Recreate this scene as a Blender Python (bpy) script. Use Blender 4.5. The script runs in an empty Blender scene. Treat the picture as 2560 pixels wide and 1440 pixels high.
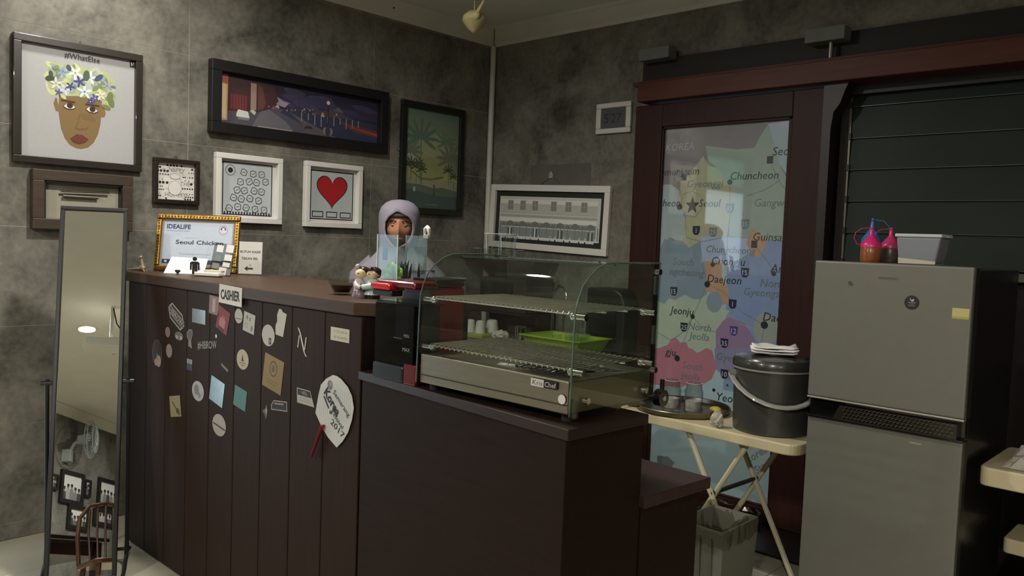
import bpy, bmesh, math, random
from mathutils import Vector, Matrix
from mathutils.geometry import tessellate_polygon
random.seed(7)
SC = bpy.context.scene
COL = SC.collection

# ------------------------------------------------------------------ camera
CAM_H = 1.5
yaw, pitch, roll = -.756835, -.0594102, .0375156
fw = Vector((math.sin(yaw)*math.cos(pitch), math.cos(yaw)*math.cos(pitch), math.sin(pitch)))
rt = Vector((math.cos(yaw), -math.sin(yaw), 0)); up = rt.cross(fw)
r2 = rt*math.cos(roll) + up*math.sin(roll); u2 = -rt*math.sin(roll) + up*math.cos(roll)
cd = bpy.data.cameras.new('camera'); cam = bpy.data.objects.new('camera', cd); COL.objects.link(cam)
cd.sensor_width = 36; cd.lens = 2034/2560*36; cd.clip_start = .02
mw = Matrix.Identity(4)
for i, v in enumerate((r2, u2, -fw)):
    for j in range(3): mw[j][i] = v[j]
mw[2][3] = CAM_H
cam.matrix_world = mw
SC.camera = cam
# ------------------------------------------------------------------ world, exposure, light levels
w = bpy.data.worlds.new('world'); SC.world = w; w.use_nodes = True
bg = w.node_tree.nodes['Background']; bg.inputs[0].default_value = (.35, .42, .5, 1); bg.inputs[1].default_value = .25
SC.view_settings.view_transform = 'Standard'; SC.view_settings.look = 'None'
SC.view_settings.gamma = 1; SC.view_settings.use_curve_mapping = False
SC.view_settings.exposure = 0.0
SC.cycles.use_denoising = True
SC.cycles.max_bounces = 8; SC.cycles.diffuse_bounces = 4; SC.cycles.glossy_bounces = 5
SC.cycles.transparent_max_bounces = 24; SC.cycles.transmission_bounces = 8
SC.cycles.caustics_reflective = False; SC.cycles.caustics_refractive = False
SC.cycles.sample_clamp_indirect = 4
# recessed ceiling lamps: x, y, watts, spread degrees
DOWN = [(-3.88, 1.42, 8.5, 172), (.44, -1.47, 145, 170), (-2.75, 1.6, 42, 172), (-2.3, -1.6, 75, 170), (3.0, -1.4, 60, 170)]  # last two: unseen lamps added to raise the room's overall light
LAMP_COL = (1.0, .965, .88)
DOOR_GLOW = 1.8          # lit frosted street door

# ------------------------------------------------------------------ materials
def lin(c):
    c = c/255.0
    return c/12.92 if c <= .04045 else ((c+.055)/1.055)**2.4
def L3(c): return (lin(c[0]), lin(c[1]), lin(c[2]), 1)
MATS = {}
def M(key, rgb, rough=.55, metal=0, var=.1, scale=9, bump=0, coat=0, spec=.5, emit=0, stretch=None, alpha=1, trans=0, ior=1.45, coat_ior=1.5):
    if key in MATS: return MATS[key]
    m = bpy.data.materials.new(key); m.use_nodes = True
    nt = m.node_tree; b = nt.nodes['Principled BSDF']
    c = L3(rgb)
    b.inputs['Base Color'].default_value = c
    b.inputs['Roughness'].default_value = rough; b.inputs['Metallic'].default_value = metal
    b.inputs['Specular IOR Level'].default_value = spec
    if coat: b.inputs['Coat Weight'].default_value = coat; b.inputs['Coat Roughness'].default_value = .03; b.inputs['Coat IOR'].default_value = coat_ior
    if trans: b.inputs['Transmission Weight'].default_value = trans; b.inputs['IOR'].default_value = ior
    if emit:
        b.inputs['Emission Color'].default_value = c; b.inputs['Emission Strength'].default_value = emit
    if var or bump:
        tc = nt.nodes.new('ShaderNodeTexCoord'); n = nt.nodes.new('ShaderNodeTexNoise')
        n.inputs['Scale'].default_value = scale; n.inputs['Detail'].default_value = 6
        src = tc.outputs['Object']
        if stretch:
            mp = nt.nodes.new('ShaderNodeMapping'); mp.inputs['Scale'].default_value = stretch
            nt.links.new(src, mp.inputs[0]); src = mp.outputs[0]
        nt.links.new(src, n.inputs['Vector'])
        if var:
            mx = nt.nodes.new('ShaderNodeMix'); mx.data_type = 'RGBA'
            nt.links.new(n.outputs['Fac'], mx.inputs[0])
            mx.inputs[6].default_value = tuple(x*(1-var*2) for x in c[:3])+(1,)
            mx.inputs[7].default_value = tuple(min(1, x*(1+var*2)) for x in c[:3])+(1,)
            nt.links.new(mx.outputs[2], b.inputs['Base Color'])
        if bump:
            bp = nt.nodes.new('ShaderNodeBump'); bp.inputs['Strength'].default_value = bump; bp.inputs['Distance'].default_value = .004
            nt.links.new(n.outputs['Fac'], bp.inputs['Height']); nt.links.new(bp.outputs[0], b.inputs['Normal'])
    MATS[key] = m
    return m
def thin_glass(key, tint=(235, 242, 236), refl=1.0, rough=.02):
    if key in MATS: return MATS[key]
    m = bpy.data.materials.new(key); m.use_nodes = True; nt = m.node_tree
    for n in list(nt.nodes): nt.nodes.remove(n)
    o = nt.nodes.new('ShaderNodeOutputMaterial'); mix = nt.nodes.new('ShaderNodeMixShader')
    t = nt.nodes.new('ShaderNodeBsdfTransparent'); g = nt.nodes.new('ShaderNodeBsdfGlossy')
    t.inputs[0].default_value = L3(tint); g.inputs['Roughness'].default_value = rough
    nz = nt.nodes.new('ShaderNodeTexNoise'); nz.inputs['Scale'].default_value = 6
    bp = nt.nodes.new('ShaderNodeBump'); bp.inputs['Strength'].default_value = .03; bp.inputs['Distance'].default_value = .002
    nt.links.new(nz.outputs['Fac'], bp.inputs['Height']); nt.links.new(bp.outputs[0], g.inputs['Normal'])
    lw = nt.nodes.new('ShaderNodeLayerWeight'); lw.inputs['Blend'].default_value = .5
    pw = nt.nodes.new('ShaderNodeMath'); pw.operation = 'POWER'; pw.inputs[1].default_value = 4
    mu = nt.nodes.new('ShaderNodeMath'); mu.operation = 'MULTIPLY_ADD'; mu.inputs[1].default_value = .75; mu.inputs[2].default_value = .022*refl; mu.use_clamp = True
    nt.links.new(lw.outputs['Facing'], pw.inputs[0]); nt.links.new(pw.outputs[0], mu.inputs[0]); nt.links.new(mu.outputs[0], mix.inputs[0])
    nt.links.new(t.outputs[0], mix.inputs[1]); nt.links.new(g.outputs[0], mix.inputs[2]); nt.links.new(mix.outputs[0], o.inputs[0])
    MATS[key] = m
    return m
def concrete(key, dark, light, rough=.75):
    m = bpy.data.materials.new(key); m.use_nodes = True; nt = m.node_tree; b = nt.nodes['Principled BSDF']
    tc = nt.nodes.new('ShaderNodeNewGeometry')
    a = nt.nodes.new('ShaderNodeTexNoise'); a.inputs['Scale'].default_value = 2.6; a.inputs['Detail'].default_value = 7; a.inputs['Roughness'].default_value = .66; a.inputs['Distortion'].default_value = .4
    f = nt.nodes.new('ShaderNodeTexNoise'); f.inputs['Scale'].default_value = 34; f.inputs['Detail'].default_value = 5
    for n in (a, f): nt.links.new(tc.outputs['Position'], n.inputs['Vector'])
    cr = nt.nodes.new('ShaderNodeValToRGB'); cr.color_ramp.elements[0].position = .3; cr.color_ramp.elements[1].position = .72
    cr.color_ramp.elements[0].color = L3(dark); cr.color_ramp.elements[1].color = L3(light)
    ad = nt.nodes.new('ShaderNodeMath'); ad.operation = 'MULTIPLY_ADD'; ad.inputs[1].default_value = .28
    sb = nt.nodes.new('ShaderNodeMath'); sb.operation = 'SUBTRACT'; sb.inputs[1].default_value = .14
    nt.links.new(f.outputs['Fac'], ad.inputs[0]); nt.links.new(a.outputs['Fac'], ad.inputs[2]); nt.links.new(ad.outputs[0], sb.inputs[0])
    nt.links.new(sb.outputs[0], cr.inputs[0]); nt.links.new(cr.outputs[0], b.inputs['Base Color'])
    b.inputs['Roughness'].default_value = rough
    bp = nt.nodes.new('ShaderNodeBump'); bp.inputs['Strength'].default_value = .25; bp.inputs['Distance'].default_value = .004
    nt.links.new(f.outputs['Fac'], bp.inputs['Height']); nt.links.new(bp.outputs[0], b.inputs['Normal'])
    MATS[key] = m
    return m
def C(rgb):           # plain print ink
    return M('ink_%02x%02x%02x' % tuple(rgb), rgb, rough=.6, var=.03, scale=60)

# ------------------------------------------------------------------ geometry helpers
class MB:
    def __init__(s): s.bm = bmesh.new()
    def quadbox(s, P):
        v = [s.bm.verts.new(p) for p in P]
        for f in ((0,3,2,1),(4,5,6,7),(0,1,5,4),(1,2,6,5),(2,3,7,6),(3,0,4,7)): s.bm.faces.new([v[i] for i in f])
        return s
    def box(s, x0, x1, y0, y1, z0, z1):
        return s.quadbox([(x0,y0,z0),(x1,y0,z0),(x1,y1,z0),(x0,y1,z0),(x0,y0,z1),(x1,y0,z1),(x1,y1,z1),(x0,y1,z1)])
    def prism(s, poly, axis, h0, h1):        # poly in the two other axes
        def p(a, b, h): return {'x': (h,a,b), 'y': (a,h,b), 'z': (a,b,h)}[axis]
        lo = [s.bm.verts.new(p(a,b,h0)) for a,b in poly]; hi = [s.bm.verts.new(p(a,b,h1)) for a,b in poly]
        n = len(poly)
        for i in range(n): s.bm.faces.new([lo[i], lo[(i+1)%n], hi[(i+1)%n], hi[i]])
        for t in tessellate_polygon([[Vector((a,b,0)) for a,b in poly]]):
            s.bm.faces.new([lo[i] for i in t]); s.bm.faces.new([hi[i] for i in reversed(t)])
        return s
    def tube(s, pts, r, n=8, closed=False, flat=None):
        pts = [Vector(p) for p in pts]; N = len(pts); rings = []
        prev = None
        for i, p in enumerate(pts):
            a = pts[(i-1) % N] if (closed or i > 0) else p; b = pts[(i+1) % N] if (closed or i < N-1) else p
            t = (b-a).normalized()
            if prev is None:
                ref = Vector((0,0,1)) if abs(t.z) < .9 else Vector((1,0,0)); x = t.cross(ref).normalized()
            else:
                x = (prev - t*prev.dot(t)).normalized()
            prev = x; y = t.cross(x)
            rr = r[i] if isinstance(r, (list, tuple)) else r
            ring = []
            for k in range(n):
                an = 2*math.pi*k/n
                ring.append(s.bm.verts.new(p + x*math.cos(an)*rr + y*math.sin(an)*rr*(flat or 1)))
            rings.append(ring)
        M_ = N if closed else N-1
        for i in range(M_):
            A, B = rings[i], rings[(i+1) % N]
            for k in range(n): s.bm.faces.new([A[k], A[(k+1)%n], B[(k+1)%n], B[k]])
        if not closed:
            s.bm.faces.new(list(reversed(rings[0]))); s.bm.faces.new(rings[-1])
        return s
    def cyl(s, p0, p1, r0, r1=None, n=20): return s.tube([p0, p1], [r0, r0 if r1 is None else r1], n)
    def lathe(s, prof, n=28, c=(0,0,0), sx=1, sy=1):
        rings = []
        for r, z in prof:
            if r < 1e-6: rings.append([s.bm.verts.new((c[0], c[1], c[2]+z))])
            else: rings.append([s.bm.verts.new((c[0]+sx*r*math.cos(2*math.pi*k/n), c[1]+sy*r*math.sin(2*math.pi*k/n), c[2]+z)) for k in range(n)])
        for A, B in zip(rings, rings[1:]):
            for k in range(n):
                k2 = (k+1) % n
                if len(A) == 1 and len(B) == 1: continue
                if len(A) == 1: s.bm.faces.new([A[0], B[k2], B[k]])
                elif len(B) == 1: s.bm.faces.new([A[k], A[k2], B[0]])
                else: s.bm.faces.new([A[k], A[k2], B[k2], B[k]])
        return s
    def ball(s, c, rx, ry=None, rz=None, n=16, m=10, rot=None):
        ry = ry or rx; rz = rz or rx
        i0 = len(s.bm.verts)
        s.lathe([(math.sin(math.pi*i/m), -math.cos(math.pi*i/m)) if 0 < i < m else (0, -1 if i == 0 else 1) for i in range(m+1)], n)
        s.bm.verts.ensure_lookup_table()
        for v in list(s.bm.verts)[i0:]:
            q = Vector((v.co.x*rx, v.co.y*ry, v.co.z*rz))
            if rot: q = rot @ q
            v.co = q + Vector(c)
        return s
    def ring_frame(s, w0, h0, w1, h1, y0, y1, cx=0, cz=0):   # rectangular frame, outer w0 h0, inner w1 h1
        for (x0,x1,z0,z1) in ((-w0/2,w0/2,h1/2,h0/2),(-w0/2,w0/2,-h0/2,-h1/2),(-w0/2,-w1/2,-h1/2,h1/2),(w1/2,w0/2,-h1/2,h1/2)):
            s.box(cx+x0,cx+x1,y0,y1,cz+z0,cz+z1)
        return s
    def moved(s, mat, i0=0):
        s.bm.verts.ensure_lookup_table()
        for v in list(s.bm.verts)[i0:]: v.co = mat @ v.co
        return s
    def out(s, name, mat, parent=None, smooth=False, bevel=0, seg=2, loc=None, rot=None, solid=0):
        bm = s.bm
        bmesh.ops.recalc_face_normals(bm, faces=bm.faces)
        if bevel:
            es = [e for e in bm.edges if len(e.link_faces) == 2 and e.calc_face_angle(0) > .5]
            bmesh.ops.bevel(bm, geom=es, offset=bevel, segments=seg, profile=.5, affect='EDGES')
        me = bpy.data.meshes.new(name); bm.to_mesh(me); bm.free()
        if smooth:
            for p in me.polygons: p.use_smooth = True
            try: me.set_sharp_from_angle(angle=.7)
            except Exception: pass
        me.materials.append(mat)
        o = bpy.data.objects.new(name, me); COL.objects.link(o)
        if parent: o.parent = parent
        if loc is not None: o.location = loc
        if rot is not None: o.rotation_euler = rot
        if solid:
            md = o.modifiers.new('solid', 'SOLIDIFY'); md.thickness = solid; md.offset = 0
        return o
def tag(o, label=None, cat=None, group=None, kind=None):
    if label: o['label'] = label
    if cat: o['category'] = cat
    if group: o['group'] = group
    if kind: o['kind'] = kind
    return o
def thing(name, label, cat, loc=(0,0,0), rz=0, group=None, rot=None):
    o = bpy.data.objects.new(name, None); COL.objects.link(o); o.empty_display_size = .05
    o.location = loc; o.rotation_euler = rot or (0,0,rz)
    return tag(o, label, cat, group)
def struct(o): o['kind'] = 'structure'; return o
def dup(root, loc=None, rz=None, label=None):
    def cp(o, par):
        c = o.copy(); COL.objects.link(c); c.parent = par
        for ch in o.children: cp(ch, c)
        return c
    r = cp(root, None)
    if loc is not None: r.location = loc
    if rz is not None: r.rotation_euler = (0,0,rz)
    if label: r['label'] = label
    return r

ORD = ('first','second','third','fourth','fifth','sixth','seventh')
GLY = {}
def glyphs(txt, bold):
    k = (txt, bold)
    if k in GLY: return GLY[k]
    cu = bpy.data.curves.new('t', 'FONT'); cu.body = txt; cu.size = 1; cu.offset = bold; cu.resolution_u = 2
    ob = bpy.data.objects.new('t', cu); COL.objects.link(ob)
    dg = bpy.context.evaluated_depsgraph_get(); me = ob.evaluated_get(dg).to_mesh()
    vs = [(v.co.x, v.co.y) for v in me.vertices]; fs = [tuple(p.vertices) for p in me.polygons]
    ob.evaluated_get(dg).to_mesh_clear(); bpy.data.objects.remove(ob); bpy.data.curves.remove(cu)
    GLY[k] = (vs, fs)
    return GLY[k]
class Print:
    """flat print on a sheet, drawn in (u, z) at y = -layer * step"""
    def __init__(s, step=.00003):
        s.bm = bmesh.new(); s.mats = []; s.k = 0; s.step = step; s.T = (0, 0, 1, 0); s.clip = None
    def at(s, u=0, z=0, rot=0, sc=1): s.T = (u, z, math.cos(rot)*sc, math.sin(rot)*sc); return s
    def _p(s, u, z):
        a, b, c, d = s.T
        return (a + u*c - z*d, -s.k*s.step, b + u*d + z*c)
    def _m(s, col):
        m = C(col) if isinstance(col, (tuple, list)) else col
        if m not in s.mats: s.mats.append(m)
        return s.mats.index(m)
    def poly(s, pts, col, nl=True):
        s.k += 1 if nl else .2
        mi = s._m(col); v = [s.bm.verts.new(s._p(*p)) for p in pts]
        for t in tessellate_polygon([[Vector((p[0], p[1], 0)) for p in pts]]):
            try: f = s.bm.faces.new([v[i] for i in t]); f.material_index = mi
            except ValueError: pass
        return s
    def rect(s, u0, z0, u1, z1, col, nl=True): return s.poly([(u0,z0),(u1,z0),(u1,z1),(u0,z1)], col, nl)
    def ell(s, u, z, r, col, rz=None, n=22, rot=0, nl=True):
        rz = rz or r; c, q = math.cos(rot), math.sin(rot)
        return s.poly([(u + r*math.cos(t)*c - rz*math.sin(t)*q, z + r*math.cos(t)*q + rz*math.sin(t)*c) for t in [2*math.pi*i/n for i in range(n)]], col, nl)
    def line(s, pts, wd, col, closed=False, nl=True):
        if nl: s.k += 1
        P = list(pts) + ([pts[0]] if closed else [])
        for (a, b), (c, d) in zip(P, P[1:]):
            l = math.hypot(c-a, d-b) or 1; nx, nz = -(d-b)/l*wd/2, (c-a)/l*wd/2
            s.poly([(a+nx,b+nz),(a-nx,b-nz),(c-nx,d-nz),(c+nx,d+nz)], col, False)
        if wd > .003:
            for a, b in P: s.ell(a, b, wd/2, col, n=8, nl=False)
        return s
    def text(s, txt, u, z, size, col, align='c', shear=0, bold=.0, fit=None, rot=0):
        s.k += 1
        vs, fs = glyphs(txt, bold)
        x0 = min(v[0] for v in vs); x1 = max(v[0] for v in vs)
        sx = size if not fit else fit/(x1-x0)
        off = {'c': (x0+x1)/2, 'l': x0, 'r': x1}[align]; mi = s._m(col); c, q = math.cos(rot), math.sin(rot)
        nv = []
        for x, y in vs:
            a, b = (x-off+shear*y)*sx, (y-.34)*size
            nv.append(s.bm.verts.new(s._p(u + a*c - b*q, z + a*q + b*c)))
        for f in fs:
            try: g = s.bm.faces.new([nv[i] for i in f]); g.material_index = mi
            except ValueError: pass
        return s
    def out(s, name, parent, loc=(0,0,0), label=None):
        for f in s.bm.faces:
            f.normal_update()
            if f.normal.y > 0: f.normal_flip()
        me = bpy.data.meshes.new(name); s.bm.to_mesh(me); s.bm.free()
        for m in s.mats: me.materials.append(m)
        o = bpy.data.objects.new(name, me); COL.objects.link(o); o.parent = parent; o.location = loc
        if label: o['label'] = label
        return o

# ------------------------------------------------------------------ common materials
WALLM = concrete('dark_plaster', (66, 64, 58), (142, 138, 127), .6)
JOINT = M('joint_grout', (196, 190, 172), .8)
CEILM = M('ceiling_paint', (228, 226, 218), .85, var=.05, scale=3)
CORN = M('cornice_plaster', (210, 207, 198), .8, var=.05, scale=5, bump=.1)
TILE = M('floor_tile', (164, 158, 140), .35, var=.08, scale=4)
GROUT = M('floor_grout', (120, 112, 92), .8)
WOODD = M('dark_laminate', (46, 31, 23), .6, var=.22, scale=7, stretch=(9, 9, .6), spec=.16)
WOODL = M('low_laminate', (38, 25, 20), .6, var=.2, scale=7, stretch=(.8, 8, 9), spec=.14)
WOODR = M('red_brown_timber', (84, 42, 32), .5, var=.2, scale=6, stretch=(.7, 8, 8), spec=.3)
WOODV = M('red_brown_stile', (50, 25, 20), .5, var=.2, scale=6, stretch=(8, 8, .6), spec=.25)
BLACK = M('black_paint', (24, 22, 21), .45)
BLACKG = M('black_gloss', (16, 16, 17), .15, coat=.4)
WHITEP = M('white_paint', (226, 224, 216), .5, var=.03)
PAPER = (222, 221, 220)
CHROME = M('chrome', (205, 205, 205), .12, metal=1, var=.04)
STEEL = M('brushed_steel', (170, 164, 148), .33, metal=1, var=.08, scale=14, stretch=(1, 20, 20))
GLASS = thin_glass('case_glass', (243, 248, 244), 2.2)
GLASSW = thin_glass('clear_glass', (247, 249, 248), 2.2)
PICGL = None

# ================================================================== ROOM SHELL
XL, YB, XR, YF, ZC, ZW = -4.27, 4.235, 4.6, -3.18, 3.0, 2.886
# floor with tiles
b = MB().box(XL-.1, XR+.1, YF-.1, YB+.1, -.1, -.006); floor = struct(b.out('floor', GROUT))
tile_me = None
for i in range(9):
    for j in range(10):
        x = XL + .22 + i*.44; y = .0 + .22 + j*.44
        if y > YB: continue
        if tile_me is None:
            o = MB().box(-.2185, .2185, -.2185, .2185, -.006, 0).out('tile', TILE, floor, bevel=.0015, seg=1); tile_me = o.data
        else:
            o = bpy.data.objects.new('tile', tile_me); COL.objects.link(o); o.parent = floor
        o.location = (x, min(y, 4.01), 0)
b = MB().box(XL, XR, YF, 0, -.006, 0).box(XL+3.96, XR, 0, YB, -.006, 0)
b.out('tile_field', TILE, floor)
# left wall
b = MB().box(XL-.15, XL-.0016, YF, -.02, 0, ZC).box(XL-.15, XL-.0016, 1.02, YB+.15, 0, ZC).box(XL-.15, XL-.0016, -.02, 1.02, 2.5, ZC)
wl = struct(b.out('wall_left', JOINT))
zs = [0, .077, .543, 1.01, 1.477, 1.944, 2.41, 2.878, ZC]; ys = [YF, -2.2, -1.1, -.02, 1.02, 1.97, 3.17, YB]
for y0, y1 in zip(ys, ys[1:]):
    for z0, z1 in zip(zs, zs[1:]):
        if y0 == -.02 and z0 < 2.4: continue
        if y0 == -.02 and z0 < 2.45: z0 = 2.5
        e = .0012 + .0006*random.random()
        MB().box(XL-.008, XL+.0004*random.random(), y0+e, y1-e, z0+e, z1-e).out('panel', WALLM, wl)
# back wall, with the door and the louvre window left open
b = MB().box(XL-.15, -2.93, YB, YB+.14, 0, ZC).box(-2.93, XR, YB, YB+.14, 2.62, ZC).box(-.62, XR, YB, YB+.14, 0, 2.62)
b.box(-1.74, -.62, YB, YB+.14, 0, 1.40).box(-2.93, -.62, YB, YB+.14, 2.34, 2.62)
wb = struct(b.out('wall_back', WALLM))
MB().box(-3.86, -3.33, YB-.0025, YB, 1.86, 2.02).out('patch', M('patched_plaster', (92, 94, 88), .7, var=.12), wb)
# front and right walls behind the camera
WALLF = concrete('plaster_front', (60, 60, 56), (120, 119, 112))
struct(MB().box(XL-.15, XR+.15, YF-.14, YF, 0, ZC).out('wall_front', WALLF))
struct(MB().box(XR, XR+.14, YF, YB+.14, 0, ZC).out('wall_right', WALLF))
struct(MB().box(XL-.15, XR+.15, YF-.14, YB+.15, ZC, ZC+.1).out('ceiling', CEILM))
# cornices
prof = [(0, ZW), (.012, ZW), (.02, ZW+.022), (.05, ZW+.05), (.085, ZW+.085), (.1, ZW+.095), (.1, ZC), (0, ZC)]
def cornice(name, side):
    b = MB()
    if side == 'left': b.prism([(XL+a, z) for a, z in prof], 'y', YF, YB)
    if side == 'back': b.prism([(YB-a, z) for a, z in prof], 'x', XL, XR)
    if side == 'front': b.prism([(YF+a, z) for a, z in prof], 'x', XL, XR)
    if side == 'right': b.prism([(XR-a, z) for a, z in prof], 'y', YF, YB)
    return struct(b.out(name, CORN))
for i, sd in enumerate(('left', 'back', 'front', 'right')): cornice('trim_%d' % (i+1), sd)
o = MB().tube([(XL+.02, YB-.02, ZW+.005), (XL+.06, YB-.06, ZW+.052), (XL+.105, YB-.105, ZW+.1)], [.0015, .003, .002], 6).out('mitre_line', M('mitre_tone', (96, 90, 66), .9), bpy.data.objects['trim_2'])  # darker line along the cornice mitre
o = MB().ball((XL+.055, 3.27, ZW+.058), .007).out('nail_hole', BLACK, bpy.data.objects['trim_1'])
# dark stone step in front of the kitchen door
struct(MB().box(-3.0, -.3, 3.73, YB, 0, .012).out('trim_5', M('dark_stone', (30, 24, 21), .35)))
DKW = M('dark_timber_panel', (26, 17, 15), .55, var=.2, spec=.2)
struct(MB().box(-1.735, 1.2, YB-.012, YB-.001, .012, 1.395).out('trim_10', DKW))
struct(MB().box(-.615, 1.2, YB-.03, YB-.001, 1.395, 2.345).out('trim_11', DKW))
# dark sheet added behind the louvre window to stand for dark outdoors
struct(MB().box(-2.0, -.2, 4.75, 4.8, 1.1, 2.7).out('wall_backing', M('outdoor_dark', (40, 54, 46), .8, var=.3, scale=3)))

# ---- kitchen door (door_1) with the map on its glass
d1 = struct(bpy.data.objects.new('door_1', None)); COL.objects.link(d1); d1.location = (-2.719, 4.13, .099)
GW, GH = .803, 2.099
MB().box(-.19, 0, -.015, .03, -.085, GH+.135).out('stile', WOODV, d1, bevel=.004)
MB().box(GW, GW+.176, -.015, .03, -.085, GH+.135).out('stile', WOODV, d1, bevel=.004)
MB().box(0, GW, -.015, .03, GH, GH+.135).out('rail', WOODV, d1, bevel=.004)
MB().box(0, GW, -.015, .03, -.085, 0).out('rail', WOODV, d1, bevel=.004)
for (x0, x1, z0, z1) in ((0, .012, 0, GH), (GW-.02, GW, 0, GH), (0, GW, GH-.012, GH), (0, GW, 0, .012)):
    MB().box(x0, x1, -.008, .012, z0, z1).out('bead', WOODV, d1, bevel=.002)
MB().box(0, GW, .012, .02, 0, GH).out('glass_pane', M('door_pane', (150, 160, 165), .06, coat=1), d1)
NAVY = (34, 38, 60); GREY = (120, 128, 132); DK = (38, 42, 50)
P = Print(.00002)
def ink(rgb): return M('map_%02x%02x%02x' % rgb, tuple(min(255, int(c*1.1)) for c in rgb), rough=.4, var=.05, scale=12, coat=1, coat_ior=1.95)
cGR, cYE, cSW, cCS, cCN, cGN = ink((140,158,150)), ink((158,162,134)), ink((150,168,172)), ink((118,138,152)), ink((152,170,200)), ink((120,140,178))
cOR, cJN, cPK, cMG, cVI, cTN = ink((168,138,114)), ink((156,172,154)), ink((162,110,122)), ink((134,114,146)), ink((126,124,156)), ink((140,148,144))
P.rect(0, 0, GW, GH, ink((150, 176, 184)))
P.rect(0, 1.36, GW, GH, ink((118, 116, 122)))
P.poly([(0.654,2.074),(0.803,2.085),(0.803,1.79),(0.782,1.796),(0.735,1.855),(0.686,1.996)], ink((150,170,184)))
P.poly([(0.283,1.976),(0.479,1.946),(0.585,1.95),(0.616,2.013),(0.654,2.068),(0.686,1.996),(0.735,1.855),(0.79,1.758),(0.803,1.7),(.803,1.45),(0.691,1.447),(0.597,1.516),(0.579,1.466),(0.463,1.467),(0.437,1.66),(0.415,1.78),(0.367,1.848),(0.304,1.89)], cGR)
P.poly([(0,1.761),(0.066,1.76),(0.125,1.724),(0.148,1.606),(0.174,1.564),(0.166,1.432),(0.125,1.431),(0.075,1.451),(0.012,1.385),(0,1.384)], cSW)
P.poly([(0.271,1.919),(0.313,1.863),(0.367,1.848),(0.415,1.786),(0.492,1.719),(0.457,1.58),(0.449,1.46),(0.284,1.435),(0.262,1.414),(0.208,1.392),(0.166,1.432),(0.173,1.578),(0.139,1.613),(0.13,1.772),(0.184,1.813)], cYE)
P.poly([(0,1.383),(0.012,1.385),(0.04,1.44),(0.06,1.43),(0.075,1.451),(0.1,1.425),(0.125,1.431),(0.166,1.432),(0.208,1.392),(0.284,1.435),(0.322,1.307),(0.345,1.172),(0.327,0.964),(0.0,0.935)], cCS)
P.poly([(0.282,1.459),(0.579,1.466),(0.606,1.36),(0.54,1.25),(0.459,1.293),(0.44,1.33),(0.335,1.335),(0.291,1.305)], cCN)
P.poly([(0.648,1.361),(0.691,1.447),(0.803,1.45),(0.803,0.6),(0.475,0.6),(0.459,1.293),(0.605,1.386)], cGN)
P.poly([(0.597,1.516),(0.691,1.447),(0.649,1.355),(0.606,1.366),(0.567,1.43)], cOR)
P.poly([(0.0,1.073),(0.06,1.05),(.09,1.09),(0.132,1.08),(0.193,1.119),(0.256,1.096),(0.3,1.1),(0.338,1.13),(0.371,1.072),(0.401,1.068),(0.489,1.049),(0.449,0.986),(0.409,0.929),(0.408,0.823),(0.349,0.809),(0.25,0.804),(0.216,0.854),(0.152,0.868),(0.099,0.813),(0.0,0.806)], cJN)
P.poly([(0.312,1.318),(0.43,1.325),(0.428,1.235),(0.475,1.172),(0.48,1.088),(0.43,1.075),(0.397,1.127),(0.321,1.155),(0.331,1.249)], cOR)
P.ell(.39, 1.09, .05, cCS, .06)
P.poly([(0.0,0.776),(0.05,0.79),(0.099,0.813),(0.12,.85),(0.152,0.861),(.18,.835),(0.224,0.842),(.24,.81),(0.265,0.806),(0.297,0.789),(.32,.80),(0.355,0.823),(0.393,0.814),(0.428,0.719),(0.396,0.647),(0.33,.60),(0.261,0.607),(.2,.57),(0.0,0.56)], cPK)
P.poly([(0.409,0.929),(0.449,0.986),(0.491,1.017),(0.54,1.0),(0.578,0.992),(0.637,0.921),(0.669,0.854),(0.415,0.824)], cMG)
P.poly([(0.407,0.829),(0.668,0.861),(0.72,0.70),(0.5,0.66),(0.421,0.711)], cVI)
P.ell(.71, .97, .075, cTN, .085)
P.poly([(0.061,0.135),(0.136,0.145),(0.186,0.119),(0.158,0.08),(0.065,0.07)], ink((96,110,116)))
for ln in ([(.15,1.70),(.21,1.72),(.27,1.69),(.28,1.62),(.24,1.57),(.17,1.58),(.14,1.64),(.15,1.70)], [(.17,1.6),(.19,1.45),(.29,1.43),(.44,1.46),(.58,1.46)], [(.28,1.43),(.30,1.3),(.34,1.19),(.26,1.0),(.17,.74)],
           [(.448,1.767),(.46,1.6),(.45,1.46),(.46,1.3)], [(.62,1.42),(.70,1.33),(.74,1.27)], [(.34,1.19),(.45,1.15),(.56,1.05),(.70,.99)], [(.256,.995),(.33,.93),(.41,.92)], [(.44,.9),(.47,.83),(.48,.7)],
           [(.69,1.85),(.75,1.75),(.80,1.69)], [(.56,1.69),(.66,1.72),(.74,1.77)], [(.70,.99),(.69,.9),(.66,.8)], [(.02,.88),(.12,.84),(.2,.9),(.256,.995)]):
    P.line(ln, .0035, ink((112, 122, 124)))
dark = ink(DK); mid = ink((104, 114, 118)); pale = ink((160, 158, 164)); navy = ink(NAVY)
def T(t, u, z, s=.062, col=None, al='c'): P.text(t, u, z, s, col or dark, al, shear=.18, bold=.0)
T('yang', .061, 2.053, .055, mid); P.text('KOREA', .115, 1.978, .06, pale, shear=.15)
T('nmunjeom', .118, 1.835); T('Gyeonggi', .288, 1.762, .062, mid); T('Chuncheon', .588, 1.80)
T('Seorak', .69, 1.925, .066, al='l'); T('Gangwon', .60, 1.652, .062, mid, 'l'); T('cheon', .06, 1.652, .06); T('Seoul', .325, 1.65)
T('Guinsa', .687, 1.467); T('South', .173, 1.31, .06, mid); T('ngcheong', .2, 1.25, .06, mid); T('Chungcheong', .47, 1.39, .055, mid)
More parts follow.
